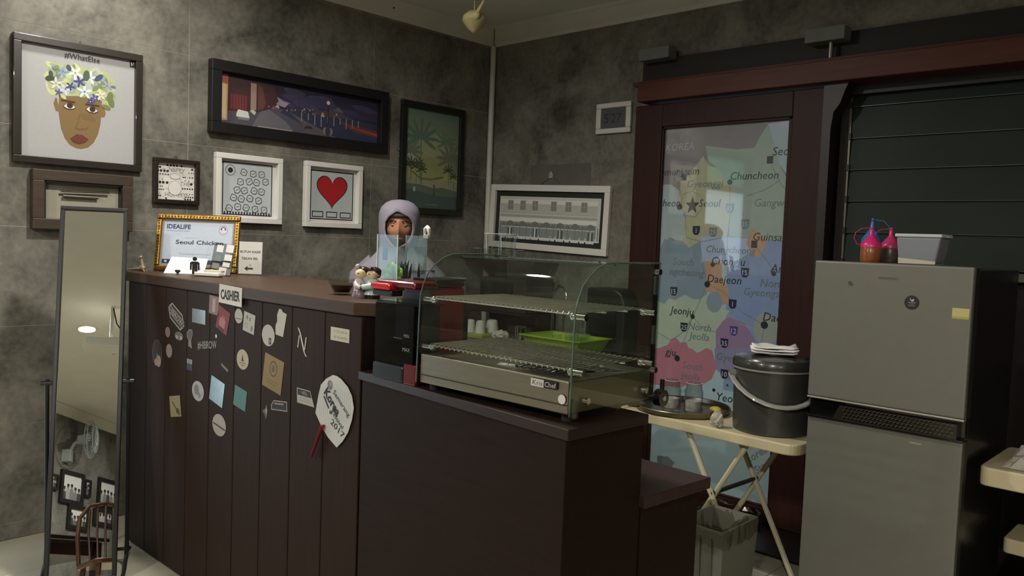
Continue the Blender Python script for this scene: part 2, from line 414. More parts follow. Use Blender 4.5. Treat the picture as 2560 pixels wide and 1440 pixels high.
T('Chongju', .46, 1.325, .062); T('Andong', .715, 1.30, .066, al='l'); T('North', .735, 1.218, .06, mid); T('Gyeongsang', .71, 1.165, .06, mid)
T('Daejeon', .443, 1.222, .064); T('Jeonju', .179, 1.022); T('North', .303, .939, .06, mid); T('Jeolla', .303, .884, .06, mid)
T('Daegu', .69, 1.036, .066, al='l'); T('gju', .118, .772); T('Gyeongsang', .42, .787, .06, mid, 'l'); T('South', .271, .708, .058, mid); T('Jeolla', .259, .648, .058, mid)
T('Yeosu', .51, .558, .066)
P.text('Korea', .69, .275, .06, mid, shear=.15, rot=.7); P.text('Strait', .74, .225, .06, mid, shear=.15, rot=.7)
for u, z in ((.151, 1.803), (.679, 1.881), (.615, 1.425)): P.rect(u-.017, z-.02, u+.017, z+.02, navy)
for u, z, r in ((.448, 1.767, .015), (.132, 1.628, .018), (.368, 1.302, .013), (.737, 1.272, .014), (.34, 1.188, .018), (.256, .995, .014), (.70, .99, .021), (.167, .74, .018), (.417, .59, .01), (.5, .63, .006)): P.ell(u, z, r, dark)
st = [(.217 + (.048 if k % 2 == 0 else .02)*math.sin(math.pi*k/5), 1.637 + (.052 if k % 2 == 0 else .021)*math.cos(math.pi*k/5)) for k in range(10)]
P.poly(st, dark)
for t, u, z, cl in (('1', .251, 1.495, navy), ('35', .455, 1.623, mid), ('35', .553, 1.536, mid), ('25', .359, 1.488, mid), ('15', .569, 1.269, navy), ('15', .121, 1.134, navy), ('1', .505, 1.09, navy), ('25', .202, .93, dark), ('12', .521, .941, ink((70,62,120))), ('35', .467, .866, navy), ('10', .478, .692, navy)):
    P.poly([(u-.024, z+.024), (u+.024, z+.024), (u+.022, z-.012), (u+.012, z-.027), (u-.012, z-.027), (u-.022, z-.012)], cl); P.text(t, u, z-.003, .04, ink((150,168,180)), bold=.01)
P.out('map_print', d1, (0, .0118, 0), 'printed map of Korea covering the door glass')
# header beam, dark slot above it, brackets and rod
struct(MB().box(-2.86, 1.2, 4.05, YB, 2.345, 2.452).out('trim_6', WOODR, bevel=.004))
struct(MB().box(-2.93, 1.2, 4.2, YB-.001, 2.452, 2.62).out('trim_7', M('slot_shade', (20, 14, 12), .6)))  # dark colour stands for the shaded gap over the beam
struct(MB().box(-2.93, 1.2, 4.10, 4.2, 2.452, 2.475).out('trim_8', WOODR))
struct(MB().box(-.98, -.62, 4.1, YB, 0, 2.345).out('trim_9', WOODV)) if False else None
for i, (x0, x1, z) in enumerate(((-2.9, -2.69, 2.60), (-1.87, -1.665, 2.565))):
    t = thing('rail_bracket', ('grey box bracket above the left end of the door beam', 'grey box bracket with a rod above the right edge of the door')[i], 'bracket', ((x0+x1)/2, YB, z))
    MB().box(-(x1-x0)/2, (x1-x0)/2, -.13, -.04, 0, .07).out('bracket_plate', M('grey_plastic', (110, 112, 106), .6), t, bevel=.004)
    MB().box(-(x1-x0)/2+.02, (x1-x0)/2-.02, -.04, 0, .01, .06).out('bracket_arm', BLACK, t)
    if i: MB().cyl((.02, -.085, 0), (.02, -.085, -.10), .012).out('rod', M('grey_steel', (150, 146, 138), .35, metal=.8), t, smooth=True)
# carved corbel between door and window
struct(MB().prism([(-1.745, 2.345), (-1.745, 1.3), (-1.70, 1.3), (-1.70, 2.12), (-1.69, 2.2), (-1.66, 2.24), (-1.64, 2.30), (-1.62, 2.345)], 'y', 4.09, YB).out('trim_9', M('dark_corbel', (34, 20, 17), .45)))

# ---- louvre window (window_1)
w1 = struct(bpy.data.objects.new('window_1', None)); COL.objects.link(w1); w1.location = (-1.69, 4.235, 1.42)
DARKF = M('window_frame_paint', (40, 34, 30), .5)
MB().box(0, .035, -.04, .06, 0, .9).out('window_frame', DARKF, w1)
MB().box(1.03, 1.07, -.04, .06, 0, .9).out('window_frame', DARKF, w1)
MB().box(0, 1.07, -.05, .06, .875, .925).out('window_frame', M('window_head', (26, 19, 16), .5), w1)
MB().box(-.01, 1.08, -.07, .06, -.025, .012).out('window_sill', M('window_sill', (84, 86, 76), .5), w1)
MB().box(.035, .047, -.03, .02, .012, .875).out('louvre_track', M('alu_track', (120, 116, 106), .4, metal=.7), w1)
LG = M('louvre_glass', (33, 43, 37), .5, var=.25, scale=3, spec=.22)
EDGEL = M('slat_glint_paint', (70, 80, 72), .3)  # pale colour paints a highlight along each slat's lower edge
for k in range(6):
    z = .035 + k*.159; zt = min(z+.166, .874)
    MB().quadbox([(.047, -.026, z-.012), (1.03, -.026, z-.012), (1.03, -.020, z-.012), (.047, -.020, z-.012), (.047, -.013, zt), (1.03, -.013, zt), (1.03, -.007, zt), (.047, -.007, zt)]).out('louvre_slat', LG, w1)
    MB().box(.047, 1.03, -.0275, -.0205, z-.0145, z-.0115).out('slat_glint', EDGEL, w1)
    MB().box(.034, .052, -.036, .02, z-.018, z+.014).out('clip', BLACK, w1)

# ---- lit street door in the left wall, just outside the frame (door_2)
d2 = struct(bpy.data.objects.new('door_2', None)); COL.objects.link(d2); d2.location = (XL, .5, 0)
for y0, y1, z0, z1 in ((-.52, -.46, 0, 2.5), (.46, .52, 0, 2.5), (-.46, .46, 2.09, 2.15), (-.46, .46, 2.44, 2.5), (-.46, .46, 0, .12)):
    MB().box(-.14, 0, y0, y1, z0, z1).out('door_frame', WOODV, d2)
MB().box(-.09, -.08, -.46, .46, .12, 2.09).out('frosted_pane', M('lit_pane', (206, 228, 244), .4, var=0, emit=DOOR_GLOW), d2)
MB().box(-.09, -.08, -.46, .46, 2.15, 2.44).out('transom_pane', M('dim_pane', (120, 190, 170), .4, var=0, emit=.35), d2)

# ================================================================== PICTURES ON THE LEFT WALL
RZL = math.pi/2
def picture(name, label, yc, zc, W_, H_, fw_, fmat, depth=.025, inset=.006, tilt=0, wall='left', roll_=0, mat_w=0, mat_col=None, cat='picture', bev=.003, lean=.0):
    if wall == 'left': t = thing(name, label, cat, (XL+.001, yc, zc), rot=(lean, roll_, RZL))
    else: t = thing(name, label, cat, (yc, YB-.001, zc), rot=(lean, roll_, 0))
    iw, ih = W_-2*fw_, H_-2*fw_
    for (x0,x1,z0,z1) in ((-W_/2,W_/2,ih/2,H_/2),(-W_/2,W_/2,-H_/2,-ih/2),(-W_/2,-iw/2,-ih/2,ih/2),(iw/2,W_/2,-ih/2,ih/2)):
        MB().box(x0,x1,-depth,0,z0,z1).out('frame_bar', fmat, t, bevel=bev)
    MB().box(-iw/2, iw/2, -.006, -.001, -ih/2, ih/2).out('backing', WHITEP, t)
    return t, iw, ih
def hanger(t, z, m=None):
    MB().tube([(-.008, -.004, z), (0, -.006, z+.014), (.008, -.004, z)], .0015, 6).out('hanging_loop', m or CHROME, t)

# 1. large poster of a face with a flower crown
FR1 = M('bronze_black_frame', (44, 38, 32), .35, coat=.2)
t, iw, ih = picture('poster_frame', 'large square framed poster of a brown face with a crown of flowers', 1.43, 2.064, .578, .586, .034, FR1, .03)
hanger(t, .295)
P = Print(); ow, oz = 1.154-1.43, 1.77-2.064
P.rect(-iw/2, -ih/2, iw/2, ih/2, (174, 173, 174))
P.at(ow, oz)
skin = (128, 102, 62)
P.ell(.155, .40, .03, (214, 206, 170), .07); 
P.poly([(0.175,0.318),(0.168,0.318),(0.16,0.29),(0.17,0.256),(0.19,0.254)], skin); P.poly([(0.365,0.313),(0.388,0.303),(0.396,0.275),(0.389,0.254),(0.365,0.254)], (134,104,72))
P.poly([(0.184,0.33),(0.182,0.25),(0.193,0.177),(0.21,0.132),(0.232,0.103),(0.262,0.09),(0.284,0.089),(0.315,0.1),(0.341,0.127),(0.36,0.169),(0.371,0.219),(0.375,0.272),(0.378,0.35),(0.321,0.37),(0.231,0.36)], skin)
P.poly([(0.28,0.262),(0.318,0.262),(0.35,0.24),(0.345,0.225),(0.30,0.23),(0.276,.25)], (120, 94, 57))
CROWN = [(0.13,0.451),(0.147,0.481),(0.205,0.484),(0.26,0.486),(0.32,0.48),(0.381,0.483),(0.412,0.464),(0.436,0.432),(0.429,0.353),(0.414,0.315),(0.371,0.336),(0.321,0.345),(0.261,0.340),(0.198,0.330),(0.166,0.335),(0.137,0.36),(0.13,0.405)]
P.poly(CROWN, (176, 186, 130))
def inside(x, y, poly):
    r = False
    for (x1, y1), (x2, y2) in zip(poly, poly[1:]+poly[:1]):
        if (y1 > y) != (y2 > y) and x < (x2-x1)*(y-y1)/(y2-y1)+x1: r = not r
    return r
rr = random.Random(3)
def flower(u, z, r, col, core, n=5):
    P.k += 1
    a0 = rr.random()*6
    for i in range(n):
        a = a0 + 2*math.pi*i/n
        P.ell(u+r*.55*math.cos(a), z+r*.55*math.sin(a), r*.5, col, r*.2, n=10, rot=a, nl=False)
    P.ell(u, z, r*.17, core, n=8)
for col in ((206,206,120),(150,170,96),(198,206,150),(120,140,110),(186,190,186),(150,164,172)):
    P.k += 1
    for i in range(16):
        for _ in range(20):
            u, z = .13+rr.random()*.31, .32+rr.random()*.165
            if inside(u, z, CROWN): break
        P.ell(u, z, .012+rr.random()*.012, col, .007+rr.random()*.007, n=10, rot=rr.random()*3, nl=False)
for u, z, r, col, core in ((.255,.448,.034,(226,232,226),(150,170,120)),(.322,.437,.032,(230,236,232),(160,180,130)),(.212,.366,.03,(200,210,224),(120,120,60)),(.297,.366,.034,(214,226,232),(120,140,150)),(.275,.41,.028,(72,70,140),(60,60,110)),(.233,.381,.022,(66,64,136),(50,50,100)),
                            (.345,.342,.022,(70,72,150),(200,200,180)),(.323,.322,.016,(60,66,140),(200,200,180)),(.20,.447,.03,(140,160,186),(120,130,150)),(.40,.41,.026,(160,166,184),(110,112,150)),(.17,.385,.03,(214,214,200),(160,160,120)),(.37,.36,.026,(222,224,190),(180,180,90)),(.182,.345,.018,(90,92,130),(60,60,80))):
    flower(u, z, r, col, core)
for u, z, a, b, ro, col in ((.144,.405,.02,.013,.3,(58,64,50)),(.148,.428,.014,.009,1.8,(66,74,62)),(.226,.468,.015,.011,2.0,(70,84,76)),(.305,.444,.026,.015,1.5,(78,92,84)),(.362,.444,.024,.012,.7,(74,78,120)),(.415,.362,.022,.014,1.4,(112,124,74)),(.42,.335,.026,.014,1.9,(110,124,70)),(.397,.306,.022,.011,-.3,(122,126,62)),(.428,.41,.014,.006,0,(110,116,150)),(.17,.46,.014,.009,.6,(126,140,74))):
    P.ell(u, z, a, col, b, n=14, rot=ro)
blk = (40, 26, 22)
P.line([(0.195,0.312),(0.253,0.310)], .0055, (70,44,26)); P.line([(0.302,0.308),(0.363,0.308)], .0055, (70,44,26))
for pts in ([(0.202,0.284),(0.22,0.302),(0.239,0.303),(0.257,0.284),(0.241,0.275),(0.22,0.274)], [(0.303,0.285),(0.321,0.299),(0.34,0.3),(0.359,0.28),(0.34,0.27),(0.317,0.273)]):
    P.poly(pts, (232,218,208)); P.line(pts, .002, blk, True)
P.ell(.231, .291, .014, (62, 34, 30)); P.ell(.333, .287, .014, (62, 34, 30)); P.ell(.231, .292, .006, blk); P.ell(.333, .288, .006, blk)
P.line([(0.276,0.259),(0.27,0.226),(0.257,0.189),(0.273,0.183),(0.291,0.189),(0.299,0.186),(0.314,0.198)], .0022, (128, 86, 44))
P.poly([(0.234,0.135),(0.25,0.148),(0.265,0.161),(0.275,0.155),(0.284,0.16),(0.295,0.152),(0.316,0.14),(0.299,0.124),(0.273,0.114),(0.251,0.119)], (104, 48, 36))
P.text('#WhatElse', .286, .526, .037, (62, 60, 64), fit=.158, bold=.004)
P.rect(.508, .522, .534, .552, (34, 32, 34)); P.poly([(.514,.528),(.518,.528),(.524,.54),(.524,.546),(.528,.546),(.524,.534),(.518,.534),(.518,.546),(.514,.546)], (220,220,220))
P.out('poster_print', t, (0, -.0062, 0))

# 2. brown box frame below, partly behind the mirror
FRB = M('brown_frame', (66, 52, 42), .5, var=.2, scale=8, stretch=(1, 1, 9))
t, iw, ih = picture('shadow_box_frame', 'brown wooden box frame half hidden behind the top of the mirror', 1.442, 1.606, .452, .278, .05, FRB, .05)
for s in (-1, 1): MB().box(s*iw/2-.006, s*iw/2+.006, -.044, -.006, -ih/2, ih/2).out('inner_fillet', BLACK, t)
MB().box(-iw/2, iw/2, -.044, -.006, ih/2-.008, ih/2).out('inner_fillet', BLACK, t)
P = Print(); P.rect(-iw/2, -ih/2, iw/2, ih/2, (150, 146, 130)); P.rect(-iw/2+.012, -ih/2+.006, iw/2-.02, ih/2-.02, (164, 160, 144)); P.line([(-.1, .048), (.11, .05)], .008, (116, 110, 98)); P.line([(-.1, .028), (.06, .028)], .009, (110, 104, 92))
P.out('picture_sheet', t, (0, -.0062, 0))
MB().cyl((-.1, -.025, .044), (.12, -.025, .05), .005).out('display_pin', CHROME, t, smooth=True)
MB().cyl((-.09, -.022, .022), (.07, -.022, .022), .007).out('display_pin', M('pewter', (130,124,112), .4, metal=.7), t, smooth=True)
hanger(t, .14)

# 3. small dotted drawing
FR3 = M('espresso_frame', (38, 28, 23), .4, coat=.15)
t, iw, ih = picture('dotted_drawing', 'small dark framed ink drawing of dots and two ovals', 1.903, 1.738, .244, .235, .022, FR3, .03)
hanger(t, .12, BLACK)
P = Print(); P.rect(-iw/2, -ih/2, iw/2, ih/2, (226, 221, 214)); rr = random.Random(5); ik = (44, 40, 42)
for z, us, r in ((.083, (-.045,-.027,-.011,.005,.03), .006), (.07, (-.095,-.083,.088), .006), (.052, (-.094,-.078,-.06,-.044), .0068), (.05, (.07,.085,.095), .003), (.034, (-.094,-.082,-.068,-.054,-.04,-.026), .004), (.026, (.04,.05,.075,.09), .004), (.008, (-.095,-.07,.05,.07), .003), (-.008, (-.083,-.066,-.046,.084), .0075), (-.028, (-.092,-.08,-.07), .003), (-.034, (.038,.05,.063,.076,.09), .0045), (-.045, (-.09,-.082,-.073,-.064), .003), (-.062, (.06,.076,.09,-.095), .003), (-.078, (-.09,-.08,.055,.068,.08,.092), .0042), (-.09, (.052,.066,.08,-.05), .005)):
    P.k += 1
    for u in us: P.ell(u, z, r, ik, n=10, nl=False)
P.k += 1
for i in range(70):
    u, z = -.097+rr.random()*.19, -.094+rr.random()*.185
    if (u+.005)**2/.0015 + (z+.035)**2/.0015 < 1: continue
    P.line([(u, z), (u+.004+rr.random()*.012, z+rr.random()*.003)], .0012, (128,120,122), nl=False)
P.text('NEPPY', .005, .062, .03, (140,130,132), rot=-.05); P.text('THE', .05, -.008, .03, (150,140,142)); P.text('HUMMY', 0, -.068, .032, (150,140,142))
P.ell(-.004, .028, .028, (96,86,92), .016); P.ell(-.004, .028, .0265, (228,222,216), .0145); P.ell(-.004, -.034, .036, (96,86,92), .038); P.ell(-.004, -.034, .0345, (228,222,218), .0365)
P.out('drawing_sheet', t, (0, -.0062, 0))

# 4. panoramic night photograph
t, iw, ih = picture('panorama_picture', 'wide black framed night photograph of a lamplit waterfront street', 2.667, 2.214, 1.186, .39, .058, M('black_matt_frame', (20, 18, 18), .5), .05)
P = Print(); W2, H2 = iw/2, ih/2
P.rect(-W2, -H2, W2, H2, (46,43,57))
for i in range(8): P.rect(-W2, H2-.017*(i+1), W2, H2-.017*i, (38+i*3, 35+i*2, 52+i*4), nl=False)
rr = random.Random(11)
for i in range(16): P.ell(-.2+rr.random()*.7, .02+rr.random()*.1, .05+.05*rr.random(), (60+rr.randint(0,14), 56+rr.randint(0,12), 84+rr.randint(0,16)), .012+.01*rr.random(), rot=-.1)
P.poly([(-.22,.02),(-.19,.06),(-.14,.035),(-.1,.03),(-.13,.0)], (151,142,160))
P.poly([(-W2,-H2),(-.02,-H2),(.1,-.07),(-.2,.0),(-.3,-.02),(-W2,-.02)], (82,79,91))
P.poly([(-.34,-.14),(-.06,-.14),(-.12,-.08),(-.24,-.02),(-.28,-.04)], (109,104,113))
P.poly([(.02,-H2),(W2,-H2),(W2,-.02),(.3,.0),(-.1,.01),(-.16,-.03),(.0,-.085)], (52,55,82))
P.poly([(-.1,-.02),(.1,-.09),(.24,-H2),(-.02,-H2),(.02,-.1)], (93,86,88))
P.poly([(.05,.0),(.2,.035),(.26,.02),(.36,-.01),(.05,-.01)], (75,68,77)); P.poly([(.2,.03),(.24,.055),(.28,.02)], (91,91,106))
P.poly([(.24,-.03),(W2,-.06),(W2,-.1),(.36,-.08)], (109,57,55)); P.poly([(.3,-.05),(W2,-.075),(W2,-.09)], (151,80,66))
P.poly([(-W2,H2-.01),(-.2,H2-.03),(-.17,.03),(-.22,-.02),(-.3,-.05),(-W2,-.07)], (71,46,48))
P.poly([(-W2+.005,H2-.005),(-W2+.055,H2-.008),(-W2+.052,-H2+.02),(-W2+.005,-H2+.015)], (201,151,115)); P.poly([(-W2+.012,H2-.06),(-W2+.045,H2-.06),(-W2+.045,-H2+.03),(-W2+.012,-H2+.03)], (219,192,151))
P.poly([(-W2+.01,H2-.01),(-W2+.055,H2-.012),(-W2+.055,H2-.06),(-W2+.01,H2-.05)], (169,88,79))
for i in range(6): P.rect(-.465+i*.017, -.05, -.453+i*.017, .03, (124,52,55), nl=False)
P.poly([(-.345,H2-.03),(-.31,H2-.03),(-.31,-.04),(-.345,-.045)], (163,134,125)); P.poly([(-.3,H2-.03),(-.27,H2-.05),(-.25,.0),(-.27,-.03),(-.3,-.04)], (102,66,61))
P.k += 1
for i in range(26): u = -.24+rr.random()*.5; P.ell(u, -.012-abs(u)*.03+rr.random()*.03, .004+.005*rr.random(), ((183,124,102),(142,88,88),(208,169,133))[i%3], n=8, nl=False)
P.k += 1
for i in range(10): P.rect(-.02+i*.045, -.05-rr.random()*.03, -.015+i*.045, -.01, (169,151,142), nl=False)
P.poly([(-.43,-.075),(-.42,-.05),(-.36,-.055),(-.35,-.09),(-.43,-.09)], (217,217,214)); P.poly([(-.42,-.09),(-.35,-.09),(-.355,-.105),(-.42,-.105)], (124,124,115)); P.poly([(-.35,-.05),(-.33,-.04),(-.31,-.05),(-.32,-.07)], (196,196,192))
P.line([(.165,-H2+.01),(.165,.06)], .006, (39,35,39)); P.ell(.165, .07, .012, (224,215,192)); P.ell(.15, -.1, .02, (124,116,124), .022); P.ell(.18, -.1, .02, (124,116,124), .022); P.ell(.165, -.1, .018, (61,55,62), .03)
P.poly([(.02,-.085),(.05,-.085),(.06,-.1),(.0,-.1)], (52,46,48)); P.rect(-.3, -H2, -.08, -H2+.012, (151,147,142))
P.out('photo_print', t, (0, -.0062, 0))

# 5./6. two white framed art prints (plain stand-in designs)
WF = M('white_frame_paint', (228, 225, 218), .45, var=.02)
t, iw, ih = picture('white_framed_print', 'white framed black line print above the gold framed certificate', 2.314, 1.726, .404, .378, .03, WF, .04)
P = Print(); P.rect(-iw/2, -ih/2, iw/2, ih/2, (216, 212, 212)); P.rect(-.152, -.147, .152, .147, (34,34,38)); P.rect(-.146, -.141, .146, .141, (196,202,206))
ik = (42, 42, 46); rr = random.Random(9)
P.ell(-.105, .1, .03, (84,84,88)); P.ell(-.105, .1, .0265, (196,202,206)); P.ell(-.105, .1, .015, ik)
for row in range(5):
    for k in range(3 + row):
        u = -.035*(2+row)/1.0*.62 + k*.052 + rr.uniform(-.006, .006) + .02; z = .095 - row*.05 + rr.uniform(-.006, .006)
        if abs(u) > .122 or (row < 2 and u < -.06): continue
        a = rr.uniform(-.5, .5)
        P.at(u, z, a); P.poly([(-.019,-.015),(.0,-.021),(.019,-.012),(.017,.014),(-.004,.02),(-.02,.013)], ik); P.poly([(-.0155,-.012),(.0,-.0175),(.0155,-.0095),(.0135,.011),(-.004,.0165),(-.0165,.010)], (196,202,206)); P.line([(-.009,-.004),(.008,.004)], .003, ik)
P.at()
P.k += 1
for k in range(17): P.rect(-.142+k*.017, -.141, -.133+k*.017, -.128, ik, nl=False)
P.out('art_print', t, (0, -.0062, 0), 'white sheet with rows of black outlined shapes in a black border')
t, iw, ih = picture('white_framed_print', 'white framed print of a plain red heart, left of the person', 2.875, 1.727, .408, .39, .03, WF, .04)
P = Print(); P.rect(-iw/2, -ih/2, iw/2, ih/2, (214, 210, 210)); P.rect(-.155, -.148, .155, .148, (30,30,34)); P.rect(-.148, -.141, .148, .141, (190,194,198))
def heart(P, u, z, s, col):
    pts = []
    for i in range(40):
        a = 2*math.pi*i/40
        pts.append((u + s*.0625*16*math.sin(a)**3, z + s*.0625*(13*math.cos(a)-5*math.cos(2*a)-2*math.cos(3*a)-math.cos(4*a))))
    P.poly(pts, col)
heart(P, .0, .035, .112, (40,30,32)); heart(P, .0, .035, .105, (176, 30, 36))
for u0, u1 in ((-.14,-.06),(-.04,.04),(.06,.14)):
    P.rect(u0, -.135, u1, -.098, (34,34,38)); P.rect(u0+.006, -.129, u1-.006, -.104, (190,194,198))
P.out('art_print', t, (0, -.0062, 0), 'sheet with one red heart above three plain blocks')

# 7. green palm poster
t, iw, ih = picture('palm_poster', 'tall dark framed green poster of palm trees, near the room corner', 3.67, 2.02, .562, .742, .042, M('dark_green_frame', (24, 26, 20), .5), .028)
P = Print(); W2, H2 = iw/2, ih/2
for i in range(10): P.rect(-W2, H2-.05*(i+1), W2, H2-.05*i, (112+i*6, 132+i*4, 118-i*1), nl=False)
P.rect(-W2, -H2, W2, -.13, (150,152,124)); rr = random.Random(4)
for u, z, a, b2, col in ((-.1,.0,.1,.05,(150,156,112)),(.05,-.03,.14,.06,(146,150,104)),(0,.1,.12,.08,(156,162,126)),(-.18,.02,.05,.05,(166,170,160)),(.2,-.02,.06,.08,(124,130,112)),(.0,-.1,.12,.03,(150,154,110))): P.ell(u, z, a, col, b2)
def palm(u, z, h, s, col, n=9):
    P.line([(u, z), (u+.006, z-h)], .006*s, col)
    P.k += 1
    for i in range(n):
        a = -.5 + 4.1*i/(n-1); P.ell(u+.05*s*math.cos(a), z+.04*s*math.sin(a), .055*s, col, .009*s, n=10, rot=a, nl=False)
palm(-.10, .14, .3, 1.5, (100,122,108)); palm(-.19, .04, .2, 1.1, (112,124,112)); palm(.13, .13, .12, 1.0, (112,130,106)); palm(.17, .02, .16, 1.3, (112,120,102)); palm(.21, .2, .14, 1, (124,136,116))
for u, z, s in ((-.21,-.05,.5),(-.18,-.035,.55),(-.14,-.055,.5),(-.11,-.035,.5),(-.09,-.07,.5),(.15,-.06,.5),(.2,-.1,.4)): palm(u, z, .1, s, (66,76,54), 7)
P.line([(-.17,-.09),(-.1,-.13),(.0,-.13),(.1,-.11)], .012, (112,118,76))
P.poly([(-W2,-.17),(-.1,-.17),(.02,-.19),(.1,-.18),(W2,-.2),(W2,-.26),(-W2,-.26)], (98,108,92)); P.poly([(-.17,-.2),(-.05,-.23),(.1,-.24),(W2,-.24),(W2,-H2),(-W2,-H2),(-W2,-.22)], (74,92,86))
P.rect(-.16, -.22, -.14, -.19, (170,172,164)); P.text('PALM BAY', 0, -H2+.028, .012, (140,150,140)) if False else P.rect(-.05, -H2+.026, .06, -H2+.029, (140,150,140))
P.rect(.02,-.235,.03,-.165,(64,76,66)); 
P.out('poster_print', t, (0, -.0062, 0))

# ================================================================== BACK WALL OBJECTS
t, iw, ih = picture('building_picture', 'white framed grey photograph of a long arcaded building', -3.688, 1.655, 1.075, .452, .044, WF, .028, wall='back', roll_=.030)
P = Print(); W2, H2 = iw/2, ih/2
P.rect(-W2, -H2, W2, H2, (38,40,38)); W3, H3 = W2-.036, H2-.038
P.rect(-W3, -H3, W3, H3, (207,210,202)); P.rect(-W3+.01, H3-.055, W3-.025, H3-.02, (231,231,221))
P.rect(-W3+.01, .035, W3-.025, H3-.05, (195,195,186)); P.rect(-W3+.01, .028, W3-.025, .032, (165,167,160)); P.rect(-W3+.01, .0, W3-.025, .016, (177,177,169)); P.rect(-W3+.01, -.035, W3-.025, -.005, (231,233,224))
for u in (-.35,-.23,-.115,.055,.185,.32):
    P.rect(u-.025, .05, u+.025, .115, (139,143,136)); P.line([(u, .05), (u, .115)], .004, (177,179,172)); P.line([(u-.025, .085), (u+.025, .085)], .003, (177,179,172))
P.rect(-W3+.005, -.12, W3-.03, -.034, (151,158,153))
for i, u in enumerate((-.41,-.345,-.285,-.225,-.165,-.105,-.04,.0,.06,.125,.19,.255,.32,.385)):
    big = i % 2 == 1; r = .038 if big else .022
    P.ell(u, -.062, r, (122,127,122), r*.9); P.rect(u-r, -.075, u+r, -.066, (200,202,198)); P.rect(u-r*.85, -.155, u+r*.85, -.078, (143,153,151)); P.rect(u-r*.9, -H3+.006, u+r*.9, -.155, (221,224,219))
    if big and i % 4 == 1: P.rect(u-.004, -.15, u+.006, -.076, (231,233,226)); P.rect(u-.02, -.145, u-.008, -.08, (82,92,94)); P.rect(u+.01, -.145, u+.024, -.08, (82,92,94))
P.k += 1
for i in range(15): P.rect(-.44+i*.063, -H3+.006, -.434+i*.063, -.05, (129,134,129), nl=False)
P.rect(-W3, -H3, W3, -H3+.008, (236,238,233))
P.out('photo_print', t, (0, -.0062, 0))
MB().tube([(-.075, -.004, .226), (.02, -.004, .292), (.11, -.004, .226)], .001, 6).out('hanging_cord', BLACK, t)
t = thing('wall_hook', 'small white hook plate above the picture of the arcaded building', 'hook', (-3.671, YB, 1.95))
MB().prism([(-.017,-.02),(.017,-.02),(.017,.008),(.0,.026),(-.017,.008)], 'y', -.006, 0).out('hook_plate', M('hook_white', (170,170,160), .5), t, bevel=.001); MB().tube([(0,-.006,0),(0,-.014,-.004),(0,-.014,.006)], .003, 6).out('hook_pin', CHROME, t)
t = thing('wall_clock', 'white digital wall clock with a grey screen beside the door', 'clock', (-3.153, YB-.001, 2.296))
MB().ring_frame(.272, .194, .196, .128, -.024, 0).out('clock_case', M('clock_white', (214, 210, 204), .45, var=.02), t, bevel=.006)
MB().box(-.098, .098, -.014, -.004, -.064, .064).out('screen', M('lcd', (86, 88, 92), .2, coat=.4), t)
P = Print(); P.text('5', -.055, .0, .085, (44,46,50)); P.text('27', .02, .0, .085, (44,46,50)); P.rect(-.03,-.02,-.026,-.012,(58,60,64)); P.rect(-.03,.012,-.026,.02,(58,60,64)); P.text('25', .075, -.045, .024, (62,64,68))
P.out('display_digits', t, (0, -.0142, 0))
# corner conduit
tag(MB().cyl((XL+.0225, YB-.026, .0), (XL+.0225, YB-.026, ZW), .021).out('conduit_pipe', M('white_pvc', (206, 202, 194), .45), smooth=True), 'white plastic pipe running up the room corner to the ceiling', 'pipe')
# hanging ornament
t = thing('hanging_ornament', 'yellowish bird shaped ornament hanging from the ceiling', 'ornament', (-3.2, 3.02, ZC-.10))
OY = M('old_brass', (150, 140, 92), .5, metal=.2)
MB().lathe([(0, 0), (.05, -.002), (.058, -.03), (.05, -.06), (.03, -.085), (0, -.095)], 24).moved(Matrix.Translation((0,0,-.05))).out('ceiling_cup', OY, t, smooth=True)
MB().cyl((0,0,.10), (0,0,-.06), .006).out('upper_stem', OY, t); MB().cyl((0,0,-.13), (0,0,-.2), .006).out('stem', OY, t)
MB().lathe([(0, -.195), (.03, -.2), (.06, -.225), (.066, -.25), (.045, -.28), (.02, -.305), (0, -.32)], 16).ball((.04,-.03,-.235), .03, .02, .026).prism([(.045,-.215),(.10,-.165),(.105,-.175),(.06,-.235)], 'y', -.036, -.026).out('leaf_body', M('ivory_resin', (176, 166, 118), .5), t, smooth=True)

# ================================================================== CASHIER COUNTER (tall)
CX, CY = -3.0, 1.535
counter = thing('cashier_counter', 'tall dark wood cashier counter of upright boards covered in stickers', 'counter', (CX, CY, 0))
bw = .2035
for i in range(9):
    x0 = -3.925 - CX + i*bw
    MB().box(x0+.002, x0+bw-.002, 0, .016, .004, 1.238).out('board', WOODD, counter, bevel=.003)
MB().box(-3.925-CX, -2.094-CX, .016, .05, .0, 1.236).out('carcass', M('counter_gap', (22, 15, 13), .7), counter)
MB().box(-2.13-CX, -2.094-CX, .05, .46, 0, 1.238).out('end_panel', WOODD, counter)
MB().box(-3.925-CX, -2.13-CX, .44, .46, 0, 1.2).out('back_panel', WOODD, counter)
MB().prism([(-3.945-CX, -.012), (-2.12-CX, -.012), (-2.068-CX, .035), (-2.068-CX, .56), (-3.945-CX, .56)], 'z', 1.24, 1.285).out('worktop', M('counter_top', (70, 52, 40), .45, var=.2, scale=6, stretch=(.7, 8, 8), spec=.2), counter, bevel=.005)
WHS = (178, 172, 164)
def sticker(x0, z1, x1, z0, draw, label):
    P = Print(.00004); P.k = 1
    cx, cz, W_, H_ = (x0+x1)/2-CX, (z0+z1)/2, x1-x0, z1-z0
    draw(P, W_, H_)
    return P.out('sticker', counter, (cx, -.0012, cz), label)
